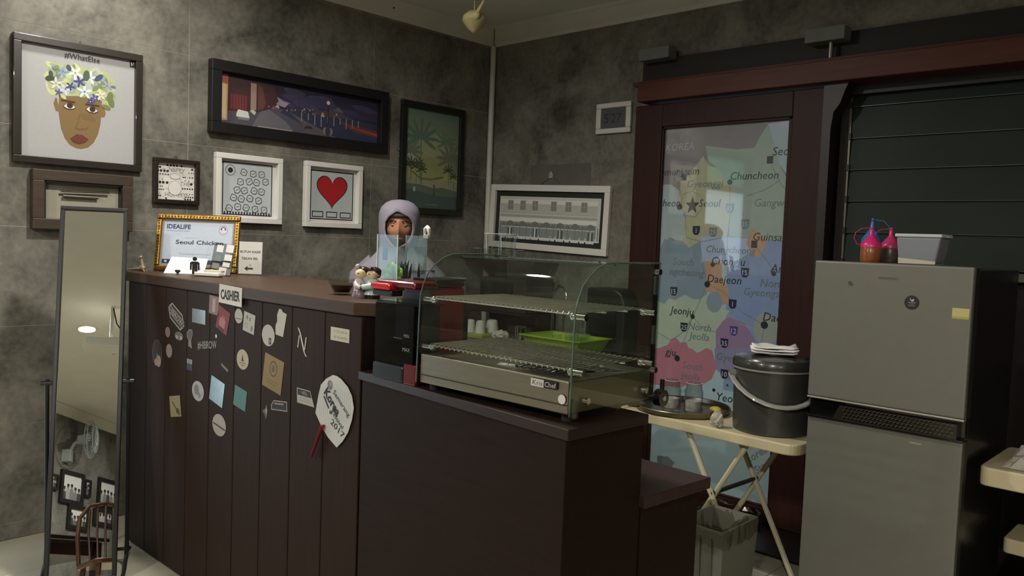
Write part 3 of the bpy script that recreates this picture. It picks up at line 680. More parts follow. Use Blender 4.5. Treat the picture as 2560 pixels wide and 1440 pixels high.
def s_hib(P, W, H):
    P.at(0, 0, -.42); P.poly([(-.085,.0),(-.06,.035),(.05,.035),(.085,.0),(.06,-.035),(-.05,-.035)], WHS); P.poly([(-.078,.0),(-.057,.03),(.047,.03),(.078,.0),(.057,-.03),(-.047,-.03)], (58,44,38)); P.rect(-.078,-.016,.078,.016,WHS); P.rect(-.076,-.0135,.076,.0135,(70,54,46)); P.text('HIBROW', 0, 0, .03, WHS, fit=.14)
sticker(-3.491, 1.157, -3.338, 1.08, s_hib, 'outlined hexagon badge reading HIBROW')
MIR = M('silver_foil', (200, 200, 196), .22, metal=1, var=.06)
sticker(-3.266, 1.167, -3.148, 1.129, lambda P, W, H: P.rect(-W/2, -H/2-.02, W/2, H/2, MIR), 'shiny silver foil sticker')
sticker(-3.117, 1.232, -3.037, 1.158, lambda P, W, H: (P.at(0,0,-.06), P.rect(-W/2,-H/2,W/2,H/2,(140,110,106)), P.rect(-.012,-H/2+.01,.012,H/2-.01,(176,156,150))), 'small pinkish rectangular sticker')
sticker(-3.058, 1.2, -2.944, 1.085, lambda P, W, H: (P.at(0,0,-.3), P.rect(-.047,-.047,.047,.047,(126,50,48)), P.rect(-.026,-.03,.022,.004,(170,112,106)), P.poly([(-.015,.0),(-.005,.022),(.002,.004),(.01,.02),(.014,.0)],(170,112,106)), P.rect(-.03,-.045,.02,-.034,(84,30,32))), 'red square sticker, tilted')
def s_disc(col, extra=None):
    def f(P, W, H):
        P.ell(0, 0, W/2, col, H/2, n=32)
        if extra: extra(P, W, H)
    return f
sticker(-2.907, 1.198, -2.846, 1.142, s_disc(WHS, lambda P, W, H: P.rect(-W*.4, -.012, W*.4, -.009, (90,84,80))), 'small white round sticker with a thin line')
sticker(-2.845, 1.193, -2.75, 1.11, lambda P, W, H: (P.at(0,0,-.13), P.rect(-.042,-.037,.042,.037,WHS), P.text('4 x', -.006, .018, .03, (52,48,46)), P.text('8', .022, -.018, .03, (52,48,46)), P.rect(-.03,-.006,-.004,-.004,(130,124,118)), P.rect(-.03,-.014,-.006,-.012,(130,124,118)), P.rect(-.03,-.022,-.002,-.02,(130,124,118))), 'white sticker with the figures 4 x 8')
sticker(-2.702, 1.159, -2.613, 1.08, s_disc(WHS, lambda P, W, H: (P.rect(.004,-.032,.022,-.008,(60,54,50)), P.text('B', .013, -.02, .016, WHS))), 'white round sticker with a small dark tag')
sticker(-2.626, 1.219, -2.523, 1.123, lambda P, W, H: P.at(0,0,-.28).poly([(-.026,.046),(-.01,.05),(.0,.044),(.028,.046),(.03,-.04),(-.02,-.05),(-.03,-.02),(-.024,.0),(-.032,.02)], (186,180,168)), 'torn piece of white paper')
def s_n(P, W, H):
    c = (196,190,182); P.line([(-.03,-.018),(-.022,.02)], .006, c); P.line([(.013,-.022),(.021,.018)], .006, c)
    P.poly([(-.034,.05),(-.022,.045),(-.012,.03),(.006,-.01),(.016,-.034),(.03,-.047),(.018,-.045),(.006,-.03),(-.008,.0),(-.02,.03)], c)
sticker(-2.463, 1.166, -2.396, 1.073, s_n, 'white monogram letter N sticker')
sticker(-2.263, 1.192, -2.158, 1.148, lambda P, W, H: (P.rect(-W/2,-H/2,W/2,H/2,(196,190,172)), P.text('IT TECHNICAL', .004, .009, .011, (110,104,96), fit=.075), P.text('BY: ENGINEER', .004, -.01, .011, (110,104,96), fit=.075)), 'white rectangular notice with two lines of print')
def s_gold(P, W, H):
    P.at(0, 0, -.16); P.rect(-.066,-.062,.066,.062,(136,112,66)); P.ell(.0,.018,.026,(92,72,40),.03); P.ell(0,.018,.02,(140,116,72),.023); P.ell(0,.018,.012,(106,84,48),.015); P.rect(-.04,-.03,.04,-.027,(112,90,52)); P.rect(-.03,-.04,.03,-.037,(112,90,52))
sticker(-2.696, 1.054, -2.544, .915, s_gold, 'gold square sticker with a dark oval emblem')
sticker(-2.886, 1.046, -2.795, .969, s_disc((176,164,140), lambda P, W, H: (P.poly([(-.01,-.006),(.0,.02),(.006,.0),(.012,-.008)], (70,58,40)), P.rect(-.024,-.015,.024,-.012,(110,98,78)), P.rect(-.014,-.024,.014,-.021,(110,98,78)))), 'cream round sticker with a dark flame mark')
sticker(-3.257, .871, -3.151, .788, s_disc((168,166,162), lambda P, W, H: (P.ell(-.012,.004,.022,(120,118,116),.022), P.ell(.014,-.016,.012,(130,128,126),.012))), 'pale grey round sticker with a grey smudge')
def s_blue(P, W, H):
    P.at(0, 0, -.19); P.rect(-.056,-.05,.056,.05,M('pale_foil', (176,196,200), .25, metal=.6, var=.12, scale=30))
sticker(-3.107, .912, -2.976, .795, s_blue, 'shiny pale blue square sticker')
sticker(-2.909, .903, -2.801, .811, lambda P, W, H: (P.at(0,0,-.15), P.rect(-.047,-.04,.047,.04,(84,124,122))), 'teal square sticker')
sticker(-3.48, .782, -3.345, .68, lambda P, W, H: (P.at(0,0,.2), P.rect(-.052,-.045,.052,.045,(150,136,104)), P.line([(-.026,.02),(.012,-.014)],.006,(70,56,38)), P.ell(.02,-.02,.014,(80,64,44),.012), P.ell(.032,-.03,.01,(96,80,54),.01)), 'tan sticker with a small guitar drawing')
sticker(-3.074, .766, -2.962, .678, s_disc((170,160,150), lambda P, W, H: P.line([(-W*.42,.002),(W*.42,-.012)],.006,(40,34,34))), 'white round sticker with a slanted black bar')
def s_hell(P, W, H):
    P.poly([(-.056,.026),(.028,.026),(.056,-.026),(-.052,-.026)], WHS); P.poly([(-.052,.023),(.026,.023),(.037,.002),(-.05,.002)], (46,40,40)); P.text('HELL', -.006, .013, .016, WHS); P.rect(-.04,-.016,.03,-.014,(140,132,126)); P.rect(-.04,-.008,.03,-.006,(150,142,136))
sticker(-2.46, .958, -2.348, .908, s_hell, 'white and black sticker reading HELL')
sticker(-2.627, .89, -2.521, .864, lambda P, W, H: (P.at(0,-.002,.1), P.poly([(-.055,-.018),(-.055,.0),(-.035,.018),(.055,.018),(.055,-.018)],(150,142,134)), P.poly([(-.05,-.014),(-.05,-.001),(-.033,.014),(.05,.014),(.05,-.014)],(34,26,24)), P.rect(-.03,.004,.03,.009,(150,142,134))), 'black sticker with a white outline and arched corner')
sticker(-2.694, .861, -2.644, .813, lambda P, W, H: (P.poly([(-.02,.0),(.0,.012),(.008,.03),(.016,.02),(.016,-.01),(.008,-.03),(-.004,-.012)],(96,84,78)), P.ell(.008,.004,.008,(150,140,132),.01)), 'small grey splash shaped sticker')
sticker(-3.008, .968, -2.952, .947, lambda P, W, H: P.at(0,0,-.35).rect(-.03,-.006,.03,.006,(110,104,98)), 'tiny grey strip sticker')
sticker(-3.311, .953, -3.255, .905, lambda P, W, H: (P.rect(-.026,-.024,.026,.024,(64,58,84)), P.rect(-.024,.004,.024,.022,(150,146,156)), P.text('HOT', 0, .013, .014, (60,54,70))), 'dark blue pocket shaped sticker with white heading')
def s_char(P, W, H):
    P.ell(0,.004,.05,(116,98,84),.058); P.ell(0,.006,.047,(44,26,24),.054); P.ell(.016,-.032,.026,(150,132,116),.026); P.ell(-.012,-.04,.014,(140,120,104),.016); P.rect(-.004,-.03,.006,.0,(120,104,92))
sticker(-3.659, .993, -3.543, .879, s_char, 'dark oval sticker with a pale rim')
sticker(-3.52, 1.066, -3.471, 1.02, s_disc((128,110,104)), 'small pinkish oval sticker')
sticker(-3.51, .993, -3.449, .933, s_disc((140,124,120)), 'pinkish round sticker below a smaller one')
sticker(-3.425, 1.056, -3.347, 1.019, s_disc((104,98,94), lambda P, W, H: (P.ell(-.02,-.006,.012,(160,156,150),.008), P.ell(.02,-.006,.012,(160,156,150),.008))), 'grey round sticker with two pale spots')
sticker(-3.319, 1.08, -3.247, 1.0, lambda P, W, H: (P.poly([(-.03,.02),(-.01,.036),(.022,.038),(.026,.018),(.012,-.008),(.02,-.042),(-.014,-.034),(-.012,-.01),(-.028,.0)],(130,122,116)), P.poly([(-.025,.018),(-.008,.031),(.018,.033),(.021,.017),(.006,-.006),(-.01,-.006),(-.023,.002)],(92,86,82))), 'grey footprint shaped sticker')
sticker(-3.216, 1.046, -3.046, 1.012, lambda P, W, H: (P.at(0,0,.13), P.text('#HIBROW', 0, 0, .044, (150,146,140), fit=.165, bold=.012), P.ell(.082,.034,.008,(196,190,182))), 'white lettering reading #HIBROW')

t = thing('cashier_sign', 'small white paper sign reading CASHIER taped under the counter edge', 'sign', (-2.92, CY-.013, 1.246))
MB().box(-.089, .089, -.0015, 0, -.036, .036).out('paper', M('sign_paper', (214, 208, 196), .6, var=.03), t, rot=(0, 0.03, 0))
P = Print(); P.text('CASHIER', 0, 0, .052, (26,22,22), fit=.15, bold=.03); P.out('lettering', t, (0, -.0022, 0))
# paper fan
t = thing('paper_fan', 'white paper fan with a red handle reading Semarang Korea Festival 2017', 'fan', (-2.232, CY-.004, .915))
fanp = [(-.008,.119),(-.047,.1),(-.074,.077),(-.088,.038),(-.103,-.023),(-.068,-.06),(-.026,-.092),(.025,-.116),(.057,-.089),(.085,-.055),(.105,-.009),(.113,.03),(.102,.066),(.078,.092),(.039,.113),(.015,.119)]
MB().prism(fanp, 'y', -.0016, 0).out('fan_blade', M('fan_paper', (206, 206, 204), .6, var=.03), t)
P = Print(.00004); dk = (38, 36, 40)
for i in range(17): P.line([(-.095+.012*i, -.02-.004*i if i < 9 else -.052+.004*(i-9)*1.5), (-.075+.0105*i, .07+.0025*min(i, 16-i))], .0008, (192,192,190))
P.ell(-.020,.084,.014,(120,118,116),.016); P.ell(-.016,.088,.008,(150,146,140),.008)
P.text('Semarang', .047, .034, .024, dk, fit=.112, rot=-.64); P.text('Korea', -.006, .030, .044, dk, fit=.104, rot=-.72, bold=.035); P.line([(-.052,.040),(-.026,.008)], .007, (60,58,58)); P.ell(-.012,-.006,.008,(84,80,80),.006)
P.text('Festival', .026, -.022, .022, dk, fit=.078, rot=-.62); P.text('2017', .028, -.052, .030, dk, fit=.082, rot=-.49)
P.out('fan_print', t, (0, -.0018, 0))
MB().tube([(-.043, -.012, -.054), (-.06, -.012, -.085), (-.106, -.012, -.172)], [.011, .0085, .007], 8, flat=.4).out('fan_handle', M('fan_red', (132, 36, 38), .45), t, smooth=True)

# ---- things on the tall counter
ZT = 1.285
def face_cam(x, y): return math.atan2(-x, y) if False else math.atan2(x, -y)*1 + 0
RC = math.radians(43.5)
GOLD = M('gold_leaf', (158, 122, 62), .3, metal=.85, var=.18, scale=40, bump=.5)
t = thing('certificate', 'gold framed certificate reading IDEALIFE and Seoul Chicken on the counter', 'certificate', (-3.80, 1.80, ZT), rot=(-.17, 0, RC))
cw, chh = .402, .28
for (x0,x1,z0,z1) in ((-cw/2,cw/2,chh-.026,chh),(-cw/2,cw/2,0,.026),(-cw/2,-cw/2+.026,.026,chh-.026),(cw/2-.026,cw/2,.026,chh-.026)):
    MB().box(x0,x1,-.02,0,z0,z1).out('frame_bar', GOLD, t, bevel=.006, seg=3)
q = MB()
for i in range(26):
    for z in (.013, chh-.013): q.ball((-cw/2+.012+i*(cw-.024)/25, -.02, z), .0055, n=6, m=4)
for i in range(18):
    for x in (-cw/2+.013, cw/2-.013): q.ball((x, -.02, .02+i*(chh-.04)/17), .0055, n=6, m=4)
tag(q.out('beading', GOLD, t, smooth=True), kind='stuff')
MB().box(-cw/2+.026, cw/2-.026, -.008, -.002, .026, chh-.026).out('mount', M('mount_board', (150, 146, 146), .7), t)
MB().quadbox([(-.03,.0,.002),(.03,.0,.002),(.03,.095,.018),(-.03,.095,.018),(-.03,.0,.2),(.03,.0,.2),(.03,.006,.2),(-.03,.006,.2)]).out('strut', BLACK, t)
P = Print(); lw, lh = cw-.072, chh-.078; P.rect(-lw/2, 0, lw/2, lh, (184, 192, 206)); nv = (38, 52, 92)
P.ell(-.05,.08,.1,(188,196,210),.06); P.rect(-lw/2, 0, lw/2, .02, (44, 54, 84)); P.rect(-lw/2+.012,.005,-lw/2+.024,.015,(190,196,206))
P.text('IDEALIFE', -lw/2+.012, lh-.022, .03, nv, 'l', fit=.115, bold=.03); P.text('Home Innovations Center', -lw/2+.012, lh-.042, .009, (70,80,110), 'l', fit=.112)
P.text('Appreciation to', -.03, .127, .010, (150,156,170)); P.text('Seoul Chicken', .01, .105, .028, (50,46,60), fit=.23, bold=.02); P.text('For partnership at home event', -.01, .048, .011, (130,138,156), fit=.15)
P.ell(lw/2-.045, lh-.032, .022, (150,132,150)); P.ell(lw/2-.045, lh-.032, .019, (196,200,212)); P.poly([(lw/2-.06,lh-.032),(lw/2-.055,lh-.02),(lw/2-.045,lh-.016),(lw/2-.035,lh-.02),(lw/2-.03,lh-.032)], (120,60,70)); P.ell(lw/2-.045, lh-.027, .006, (220,220,226))
P.out('certificate_print', t, (0, -.0085, .039))
t = thing('counter_sign', 'white acrylic sign reading BUTUH KASIR TEKAN BEL with an arrow', 'sign', (-3.572, 1.959, ZT), rot=(-.06, 0, RC))
MB().box(-.055, .055, -.003, 0, 0.004, .158).out('sign_plate', M('sign_card', (204, 200, 192), .4, var=.02), t)
MB().box(-.055, .085, -.05, .03, 0, .004).out('acrylic_foot', GLASSW, t)
P = Print(); P.text('BUTUH KASIR', 0, .11, .015, (60,54,54), fit=.098, bold=.02); P.text('TEKAN BEL', -.002, .078, .015, (60,54,54), fit=.08, bold=.02); P.text('25', .0, .047, .012, (120,114,110)); P.poly([(-.028,.03),(-.012,.042),(-.012,.034),(.014,.034),(.014,.026),(-.012,.026),(-.012,.018)], (60,54,54))
P.out('lettering', t, (0, -.0034, 0))
t = thing('tent_card', 'white folded paper card leaning in front of the gold certificate', 'card', (-3.70, 1.70, ZT), rz=RC+.1)
MB().quadbox([(-.095,0,0),(.085,0,0),(.085,.002,0),(-.095,.002,0),(-.078,.06,.075),(.088,.06,.07),(.088,.0625,.07),(-.078,.0625,.075)]).out('card', M('white_card', (226, 224, 224), .6, var=.02), t)
P = Print(); P.rect(-.078,.004,.075,.075,(224,222,222))
for i in range(6): P.rect(-.07+.003*i, .012+.009*i, -.01-.004*(i % 3), .0135+.009*i, (190,190,196), nl=False)
P.ell(.05,.03,.018,(176,176,190),.016); P.out('card_print', t, (0, -.0005, 0)).rotation_euler = (-.69, 0, 0)
t = thing('heart_ornament', 'tiny black heart standing in front of the white card', 'ornament', (-3.675, 1.655, ZT), rz=RC)
hp = [(.0625*16*math.sin(a)**3*.012, .0625*(13*math.cos(a)-5*math.cos(2*a)-2*math.cos(3*a)-math.cos(4*a))*.011+.0115) for a in [2*math.pi*i/24 for i in range(24)]]
MB().prism(hp, 'y', -.003, .003).out('heart', BLACK, t); MB().box(-.004,.004,-.004,.004,0,.003).out('heart_base', BLACK, t)
t = thing('man_figure', 'flat black pictogram man figure standing by the card', 'ornament', (-3.60, 1.70, ZT), rz=RC)
q = MB(); q.prism([(.0095*math.cos(2*math.pi*i/18), .0725+.0095*math.sin(2*math.pi*i/18)) for i in range(18)], 'y', -.003, .003); q.out('head', BLACK, t)
MB().prism([(-.013,.061),(.013,.061),(.021,.055),(.021,.022),(.015,.022),(.014,.048),(.011,.05),(.011,.004),(.002,.004),(.001,.034),(-.001,.034),(-.002,.004),(-.011,.004),(-.011,.05),(-.014,.048),(-.015,.022),(-.021,.022),(-.021,.055)], 'y', -.003, .003).out('body', BLACK, t)
MB().box(-.022, .022, -.012, .012, 0, .004).out('figure_base', GLASSW, t)
t = thing('card_holder', 'clear acrylic stand holding small white and grey cards', 'card holder', (-3.50, 1.77, ZT), rot=(-.2, .12, RC))
MB().box(-.05, .05, -.003, 0, .0, .15).out('acrylic_plate', thin_glass('acrylic_stand', (206, 212, 212), 2), t)
for x0, z0, w_, h_, c in ((-.036,.108,.03,.032,(214,210,206)),(.006,.112,.034,.036,(214,210,206)),(-.036,.066,.03,.026,(120,122,116)),(.006,.074,.034,.028,(214,210,206)),(-.042,.03,.032,.026,(120,122,110)),(.004,.045,.032,.02,(206,202,198)),(-.008,.006,.034,.034,(206,202,198)),(.026,.008,.02,.03,(110,112,106)),(-.044,.0,.03,.024,(206,202,196))):
    MB().box(x0, x0+w_, -.006, -.003, z0, z0+h_).out('card', M('ck_%d_%d' % (c[0], c[2]), c, .6, var=.04), t)
t = thing('remote_box', 'small flat white plastic box lying at the counter edge', 'box', (-3.46, 1.70, ZT), rz=RC-.25)
MB().box(-.062, .062, -.022, .022, .003, .02).out('box_body', WHITEP, t, bevel=.004); MB().box(-.058, .058, -.018, .018, 0, .003).out('rubber_base', BLACK, t); MB().box(-.03, .06, -.0, .03, .02, .03).out('box_lid', M('ivory', (196,190,170), .5), t, bevel=.003)
t = thing('deer_figure', 'small pewter deer figurine lying at the far left end of the counter', 'figurine', (-3.90, 1.580, ZT), rz=RC)
PW = M('pewter_deer', (150, 132, 112), .4, metal=.5)
q = MB(); q.tube([(-.005,0,.012),(-.03,0,.010),(-.075,.0,.006)], [.010,.006,.003], 8); q.ball((.006,0,.016), .018, .011, .014); q.tube([(.012,0,.02),(.006,0,.045),(.004,0,.06)], [.009,.006,.005], 8); q.ball((-.002,0,.066), .011, .007, .008); q.tube([(.006,0,.068),(.008,-.004,.084)], [.004,.001], 6); q.tube([(.004,.004,.068),(-.002,.006,.08)], [.004,.001], 6)
q.tube([(.014,-.006,.012),(.022,-.008,.0)], [.005,.003], 6); q.tube([(.016,.006,.012),(.026,.008,.0)], [.005,.003], 6)
q.out('deer_body', PW, t, smooth=True)
t = thing('glass_bowl', 'small clear bowl of dark sauce beside the hugging couple', 'bowl', (-2.395, 1.665, ZT))
MB().lathe([(0,.0),(.026,.0),(.028,.004),(.05,.05),(.053,.054),(.049,.054),(.026,.008),(0,.006)], 32).out('bowl_body', thin_glass('bowl_glass', (240,240,236), 3), t, smooth=True)
MB().lathe([(0,.007),(.026,.009),(.04,.034),(0,.035)], 28).out('dark_filling', M('dark_sauce', (38, 18, 14), .3), t, smooth=True)
# hugging couple
t = thing('couple_figurine', 'ceramic figurine of a hugging couple in pink and mint dress', 'figurine', (-2.235, 1.655, ZT), rz=RC)
SKN = M('ceramic_skin', (222, 198, 160), .25, coat=.4, var=.02); HAIRD = M('ceramic_hair', (42, 26, 24), .2, coat=.5)
MINT = M('ceramic_mint', (178, 208, 196), .25, coat=.4, var=.03); PINK = M('ceramic_pink', (206, 190, 192), .25, coat=.4, var=.05); PURP = M('ceramic_purple', (122, 100, 118), .3, coat=.4); BLK2 = M('ceramic_black', (28, 26, 26), .25, coat=.4)
MB().lathe([(0,0),(.026,.0),(.027,.01),(.02,.025),(.0,.03)], 20).moved(Matrix.Translation((-.024,0,0))).out('skirt', PURP, t, smooth=True)
MB().lathe([(0,.018),(.017,.018),(.020,.024),(.018,.03),(.021,.042),(.02,.052),(.010,.066),(0,.068)], 20).moved(Matrix.Translation((-.026,0,0))).out('pink_jacket', PINK, t, smooth=True)
MB().ball((-.021,-.004,.082), .02, .02, .017).out('woman_head', SKN, t, smooth=True)
q = MB().ball((-.013,.005,.09), .023, .02, .016); q.out('woman_hair', HAIRD, t, smooth=True)
MB().ball((-.032,-.002,.105), .0095).out('hair_bun', M('bun_grey', (170,160,156), .3, coat=.4), t, smooth=True)
MB().lathe([(0,0),(.027,.0),(.028,.014),(0,.016)], 20).moved(Matrix.Translation((.018,0,0))).out('trousers', BLK2, t, smooth=True)
MB().lathe([(0,.012),(.03,.012),(.029,.017),(.022,.03),(.026,.042),(.024,.056),(.012,.068),(0,.07)], 22).moved(Matrix.Translation((.018,0,0))).out('mint_jacket', MINT, t, smooth=True)
MB().tube([(.032,-.012,.055),(.022,-.028,.042),(-.006,-.03,.038),(-.02,-.022,.044)], [.011,.012,.010,.006], 10).out('mint_sleeve', MINT, t, smooth=True)
MB().tube([(-.036,-.012,.05),(-.03,-.026,.04),(-.016,-.03,.036)], [.008,.009,.008], 10).out('pink_sleeve', PINK, t, smooth=True)
MB().ball((.018,-.003,.08), .021, .02, .017).ball((.038,-.002,.078), .005).out('man_head', SKN, t, smooth=True)
MB().ball((.022,.004,.09), .025, .021, .016).ball((.012,-.008,.098), .012, .012, .008).ball((.036,.004,.082), .01, .012, .014).out('man_hair', HAIRD, t, smooth=True)
MB().ball((-.026,-.0235,.083), .0022).ball((.009,-.0225,.082), .0022).out('eyes', BLACK, t, smooth=True)
MB().box(-.018,-.013,-.031,-.02,.03,.05).out('ribbon', M('ribbon_dark', (60,40,48), .4), t, bevel=.002)

# fish tank
t = thing('fish_tank', 'small clear water tank with green plants at the end of the counter', 'fish tank', (-2.55, 1.93, ZT))
TW, TD, TH = .128, .145, .216
for (x0,x1,y0,y1) in ((0,TW,0,.004),(0,TW,TD-.004,TD),(0,.004,.004,TD-.004),(TW-.004,TW,.004,TD-.004)):
    MB().box(x0,x1,y0,y1,.004,TH).out('tank_wall', GLASSW, t)
MB().box(0,TW,0,TD,0,.004).out('tank_floor', GLASSW, t)
EDG = M('glass_edge', (186, 206, 196), .2, var=.04)
for x in (.0008, TW-.0028):
    for y in (.0008, TD-.0028): MB().box(x-.0012,x+.0032,y-.0012,y+.0032,0,TH+.001).out('glued_edge', EDG, t)
MB().box(.005,TW-.005,.005,TD-.005,.03,TH-.045).out('water', thin_glass('tank_water', (240, 244, 240), 1.6), t)
MB().box(.005,TW-.005,.005,TD-.005,.004,.03).out('gravel', M('dark_gravel', (40, 42, 40), .7, var=.5, scale=160, bump=1), t)
PLG = M('plant_green', (126, 176, 62), .5, var=.2, scale=30); rr = random.Random(2)
q = MB()
for i in range(46):
    a = rr.random()*6.28; r = .012+rr.random()*.035; c = (.062+r*math.cos(a), .035+.35*r*math.sin(a), 0.056+rr.random()*.045 - r*.3)
    q.ball(c, .013, .008, .015, n=8, m=6)
q.out('water_plant', PLG, t, smooth=True)
q = MB()
for i in range(12):
    x, y = .02+rr.random()*.09, .06+rr.random()*.07; q.tube([(x,y,.03),(x+.01*rr.uniform(-1,1),y,.07),(x+.03*rr.uniform(-1,1),y,.10+.03*rr.random())], [.006,.008,.001], 6, flat=.35)
q.out('dark_fern', M('fern_dark', (28, 40, 34), .6), t, smooth=True)
MB().box(.008,.034,.022,.026,.118,.165).out('blue_card', M('tank_blue', (70,98,150), .5), t)
t = thing('tank_lamp', 'white curved clip lamp hooked on the rim of the fish tank', 'lamp', (-2.422, 2.068, ZT+.217))
MB().tube([(-.006,0,0),(-.008,0,.012),(-.004,0,.026),(.006,0,.032),(.014,0,.026),(.017,0,.012),(.015,0,-.01)], [.004,.006,.009,.010,.009,.006,.004], 10).out('lamp_arm', WHITEP, t, smooth=True)
MB().box(-.012,.02,-.007,.007,-.012,.004).out('clip', M('clip_grey', (150,150,144), .5), t, bevel=.002)

# ================================================================== LOW COUNTER
lc = thing('serving_counter', 'low dark brown counter with a stepped work shelf carrying the glass case', 'counter', (-1.6, 1.6, 0))
def rel(p): return [(x+1.6, y-1.6) for x, y in p]
MB().prism(rel([(-2.085,1.535),(-1.18,1.452),(-1.168,1.75),(-2.085,1.80)]), 'z', 0, 1.043).out('cabinet_body', WOODL, lc, bevel=.002)
MB().prism(rel([(-2.09,1.522),(-1.162,1.436),(-1.148,1.742),(-2.09,1.81)]), 'z', 1.043, 1.069).out('worktop', M('low_top', (48, 34, 31), .42, var=.2, scale=6, stretch=(.8,8,8), spec=.35), lc, bevel=.002)
MB().prism(rel([(-1.99,1.80),(-1.165,1.755),(-1.160,2.03),(-1.99,2.06)]), 'z', 0, .82).out('shelf_cabinet', WOODL, lc, bevel=.002)
MB().prism(rel([(-2.0,1.79),(-1.150,1.745),(-1.130,2.043),(-2.0,2.08)]), 'z', .82, .852).out('shelf_top', M('shelf_top_laminate', (62, 42, 41), .45, var=.15, scale=6, stretch=(.8,8,8), spec=.35), lc, bevel=.002)
for z in (.20, .36): MB().cyl((.452, .43, z), (.46, .43, z), .014).out('cam_lock', CHROME, lc, smooth=True)

# red capsule coffee machine
t = thing('coffee_machine', 'red and black coffee machine with a clear water tank left of the case', 'coffee machine', (-1.88, 1.62, 1.069))
RED = M('machine_red', (98, 18, 28), .25, coat=.5, var=.05); DKP = M('machine_black', (30, 29, 31), .3)
MB().box(-.105,.044,-.125,.125,0,.05).out('base', DKP, t, bevel=.008)
MB().box(-.10,.035,-.015,.125,.05,.277).out('red_housing', M('housing_red_lifted', (168, 34, 46), .5, var=.05), t, bevel=.012, seg=3)  # lighter copy of the machine red, offsetting the shade on the housing
MB().box(.045,.10,-.125,-.02,.0,.06).out('red_foot', RED, t, bevel=.004)
MB().box(-.098,.035,-.0188,-.0155,.05,.26).out('inner_plate', M('inner_grey', (96,96,100), .5), t)
MB().prism([(-.10,-.12),(.08,-.12),(.08,-.03),(.038,.0),(.038,.12),(-.10,.12)], 'z', .276, .298).out('red_lid', RED, t, bevel=.009, seg=3)
MB().box(-.112,-.02,-.135,-.09,.268,.289).out('lever', M('lever_red', (196, 24, 34), .2, coat=.6), t, bevel=.007, seg=3)
MB().box(-.108,-.015,-.128,-.085,.250,.267).out('lever_under', DKP, t, bevel=.004)
MB().box(-.05,.06,-.02,.1,.298,.304).out('cup_plate', BLACKG, t, bevel=.002)
TKG = thin_glass('smoky_tank', (176, 180, 184), 1.8)
for (x0,x1,y0,y1) in ((-.10,.08,-.12,-.116),(-.10,.08,-.024,-.02),(-.10,-.096,-.116,-.024),(.076,.08,-.116,-.024)): MB().box(x0,x1,y0,y1,.052,.228).out('water_tank', TKG, t)
MB().box(-.03,.03,-.1,-.05,.12,.225).out('grey_filter', M('filter_grey', (72,74,84), .4), t, bevel=.003)
MB().box(-.098,.098,-.118,-.022,.229,.237).out('tank_rim', thin_glass('tank_rim_glass', (190,190,190), 2), t)
P = Print(); P.text('MAX', .03, .1, .016, (150,150,150)); P.rect(-.03,.13,.01,.131,(150,150,150)); P.text('MIN', .03,.14,.014,(150,150,150)); P.out('level_marks', t, (.02, -.1205, 0))

# ================================================================== GLASS DISPLAY CASE
X0, X1, Y0, Y1 = -1.758, -1.192, 1.478, 1.835
case = thing('display_case', 'curved glass food warmer case on a steel base reading KrisChef', 'display case', ((X0+X1)/2, (Y0+Y1)/2, 1.069))
HX, HY = (X1-X0)/2, (Y1-Y0)/2
def shaped(z): return z-1.069
MB().box(-HX+.012, HX-.014, -HY+.006, HY-.01, .02, .10).out('base_box', STEEL, case, bevel=.003)
MB().box(-HX+.012, HX-.014, -HY+.003, -HY+.006, .042, .0435).out('base_seam', DKP, case)
for sx in (-1, 1):
    for sy in (-1, 1): MB().cyl((sx*(HX-.04), sy*(HY-.04), 0), (sx*(HX-.04), sy*(HY-.04), .02), .016).out('rubber_foot', M('rubber', (34,34,30), .7), case, smooth=True)
side = [(-HY, .02), (-HY+.004, .18), (-HY+.006, .262), (-HY+.014, .292), (-HY+.03, .325), (-HY+.055, .35), (-HY+.085, .37), (-HY+.12, .381), (-HY+.16, .383), (HY, .383), (HY, .012), (-HY, .012)]
GE = M('glass_edge_green', (84, 102, 92), .12, var=.05, coat=.8)
for sx in (-1, 1):
    x0 = sx*HX - (.006 if sx > 0 else 0)
    MB().prism(side, 'x', x0, x0+.006).out('side_glass', GLASS, case)
    q = MB().tube([(x0+.003, a, b) for a, b in side[:9]]+[(x0+.003, HY, .383)], .0024, 6); q.out('polished_edge', GE, case, smooth=True)
curve = side[1:9]
b = MB(); pts = [(-HY+.004, .10)] + [(a+.003, z-.003) for a, z in curve] + [(HY-.06, .380)]
vs = [[b.bm.verts.new((x, a, z)) for a, z in pts] for x in (-HX+.006, HX-.006)]
for i in range(len(pts)-1): b.bm.faces.new([vs[0][i], vs[0][i+1], vs[1][i+1], vs[1][i]])
b.out('front_glass', GLASS, case, smooth=True)
MB().box(-HX+.006, HX-.006, -.02, -.016, .374, .379).out('top_trim', GE, case)
for k, (x0, x1, y) in enumerate(((-HX+.01, .02, HY-.006), (-.02, HX-.01, HY-.014))): MB().box(x0, x1, y-.004, y, .10, .376).out('sliding_door', GLASS, case)
for z in (.128, .262):
    q = MB()
    n = 30
    for i in range(n):
        x = -HX+.024 + i*(2*HX-.05)/(n-1)
        q.tube([(x, -HY+.03 if z > .2 else -HY+.024, shaped(1.069+z)-.006), (x, -HY+.034, z), (x, HY-.03, z), (x, HY-.028, z-.006)], .0019, 5)
    for y in (-HY+.034, -.03, .06, HY-.03): q.tube([(-HX+.016, y, z-.004), (HX-.018, y, z-.004)], .0024, 6)
    q.out('wire_shelf', M('wire_chrome', (236, 234, 230), .17, metal=.9, var=.03), case, smooth=True)
    for sx in (-1, 1):
        for y in (-HY+.035, HY-.03):
            MB().cyl((sx*(HX-.03), y, z-.009), (sx*(HX+.008), y, z-.009), .008).ball((sx*(HX-.03), y, z-.009), .011).out('shelf_stud', CHROME, case, smooth=True)
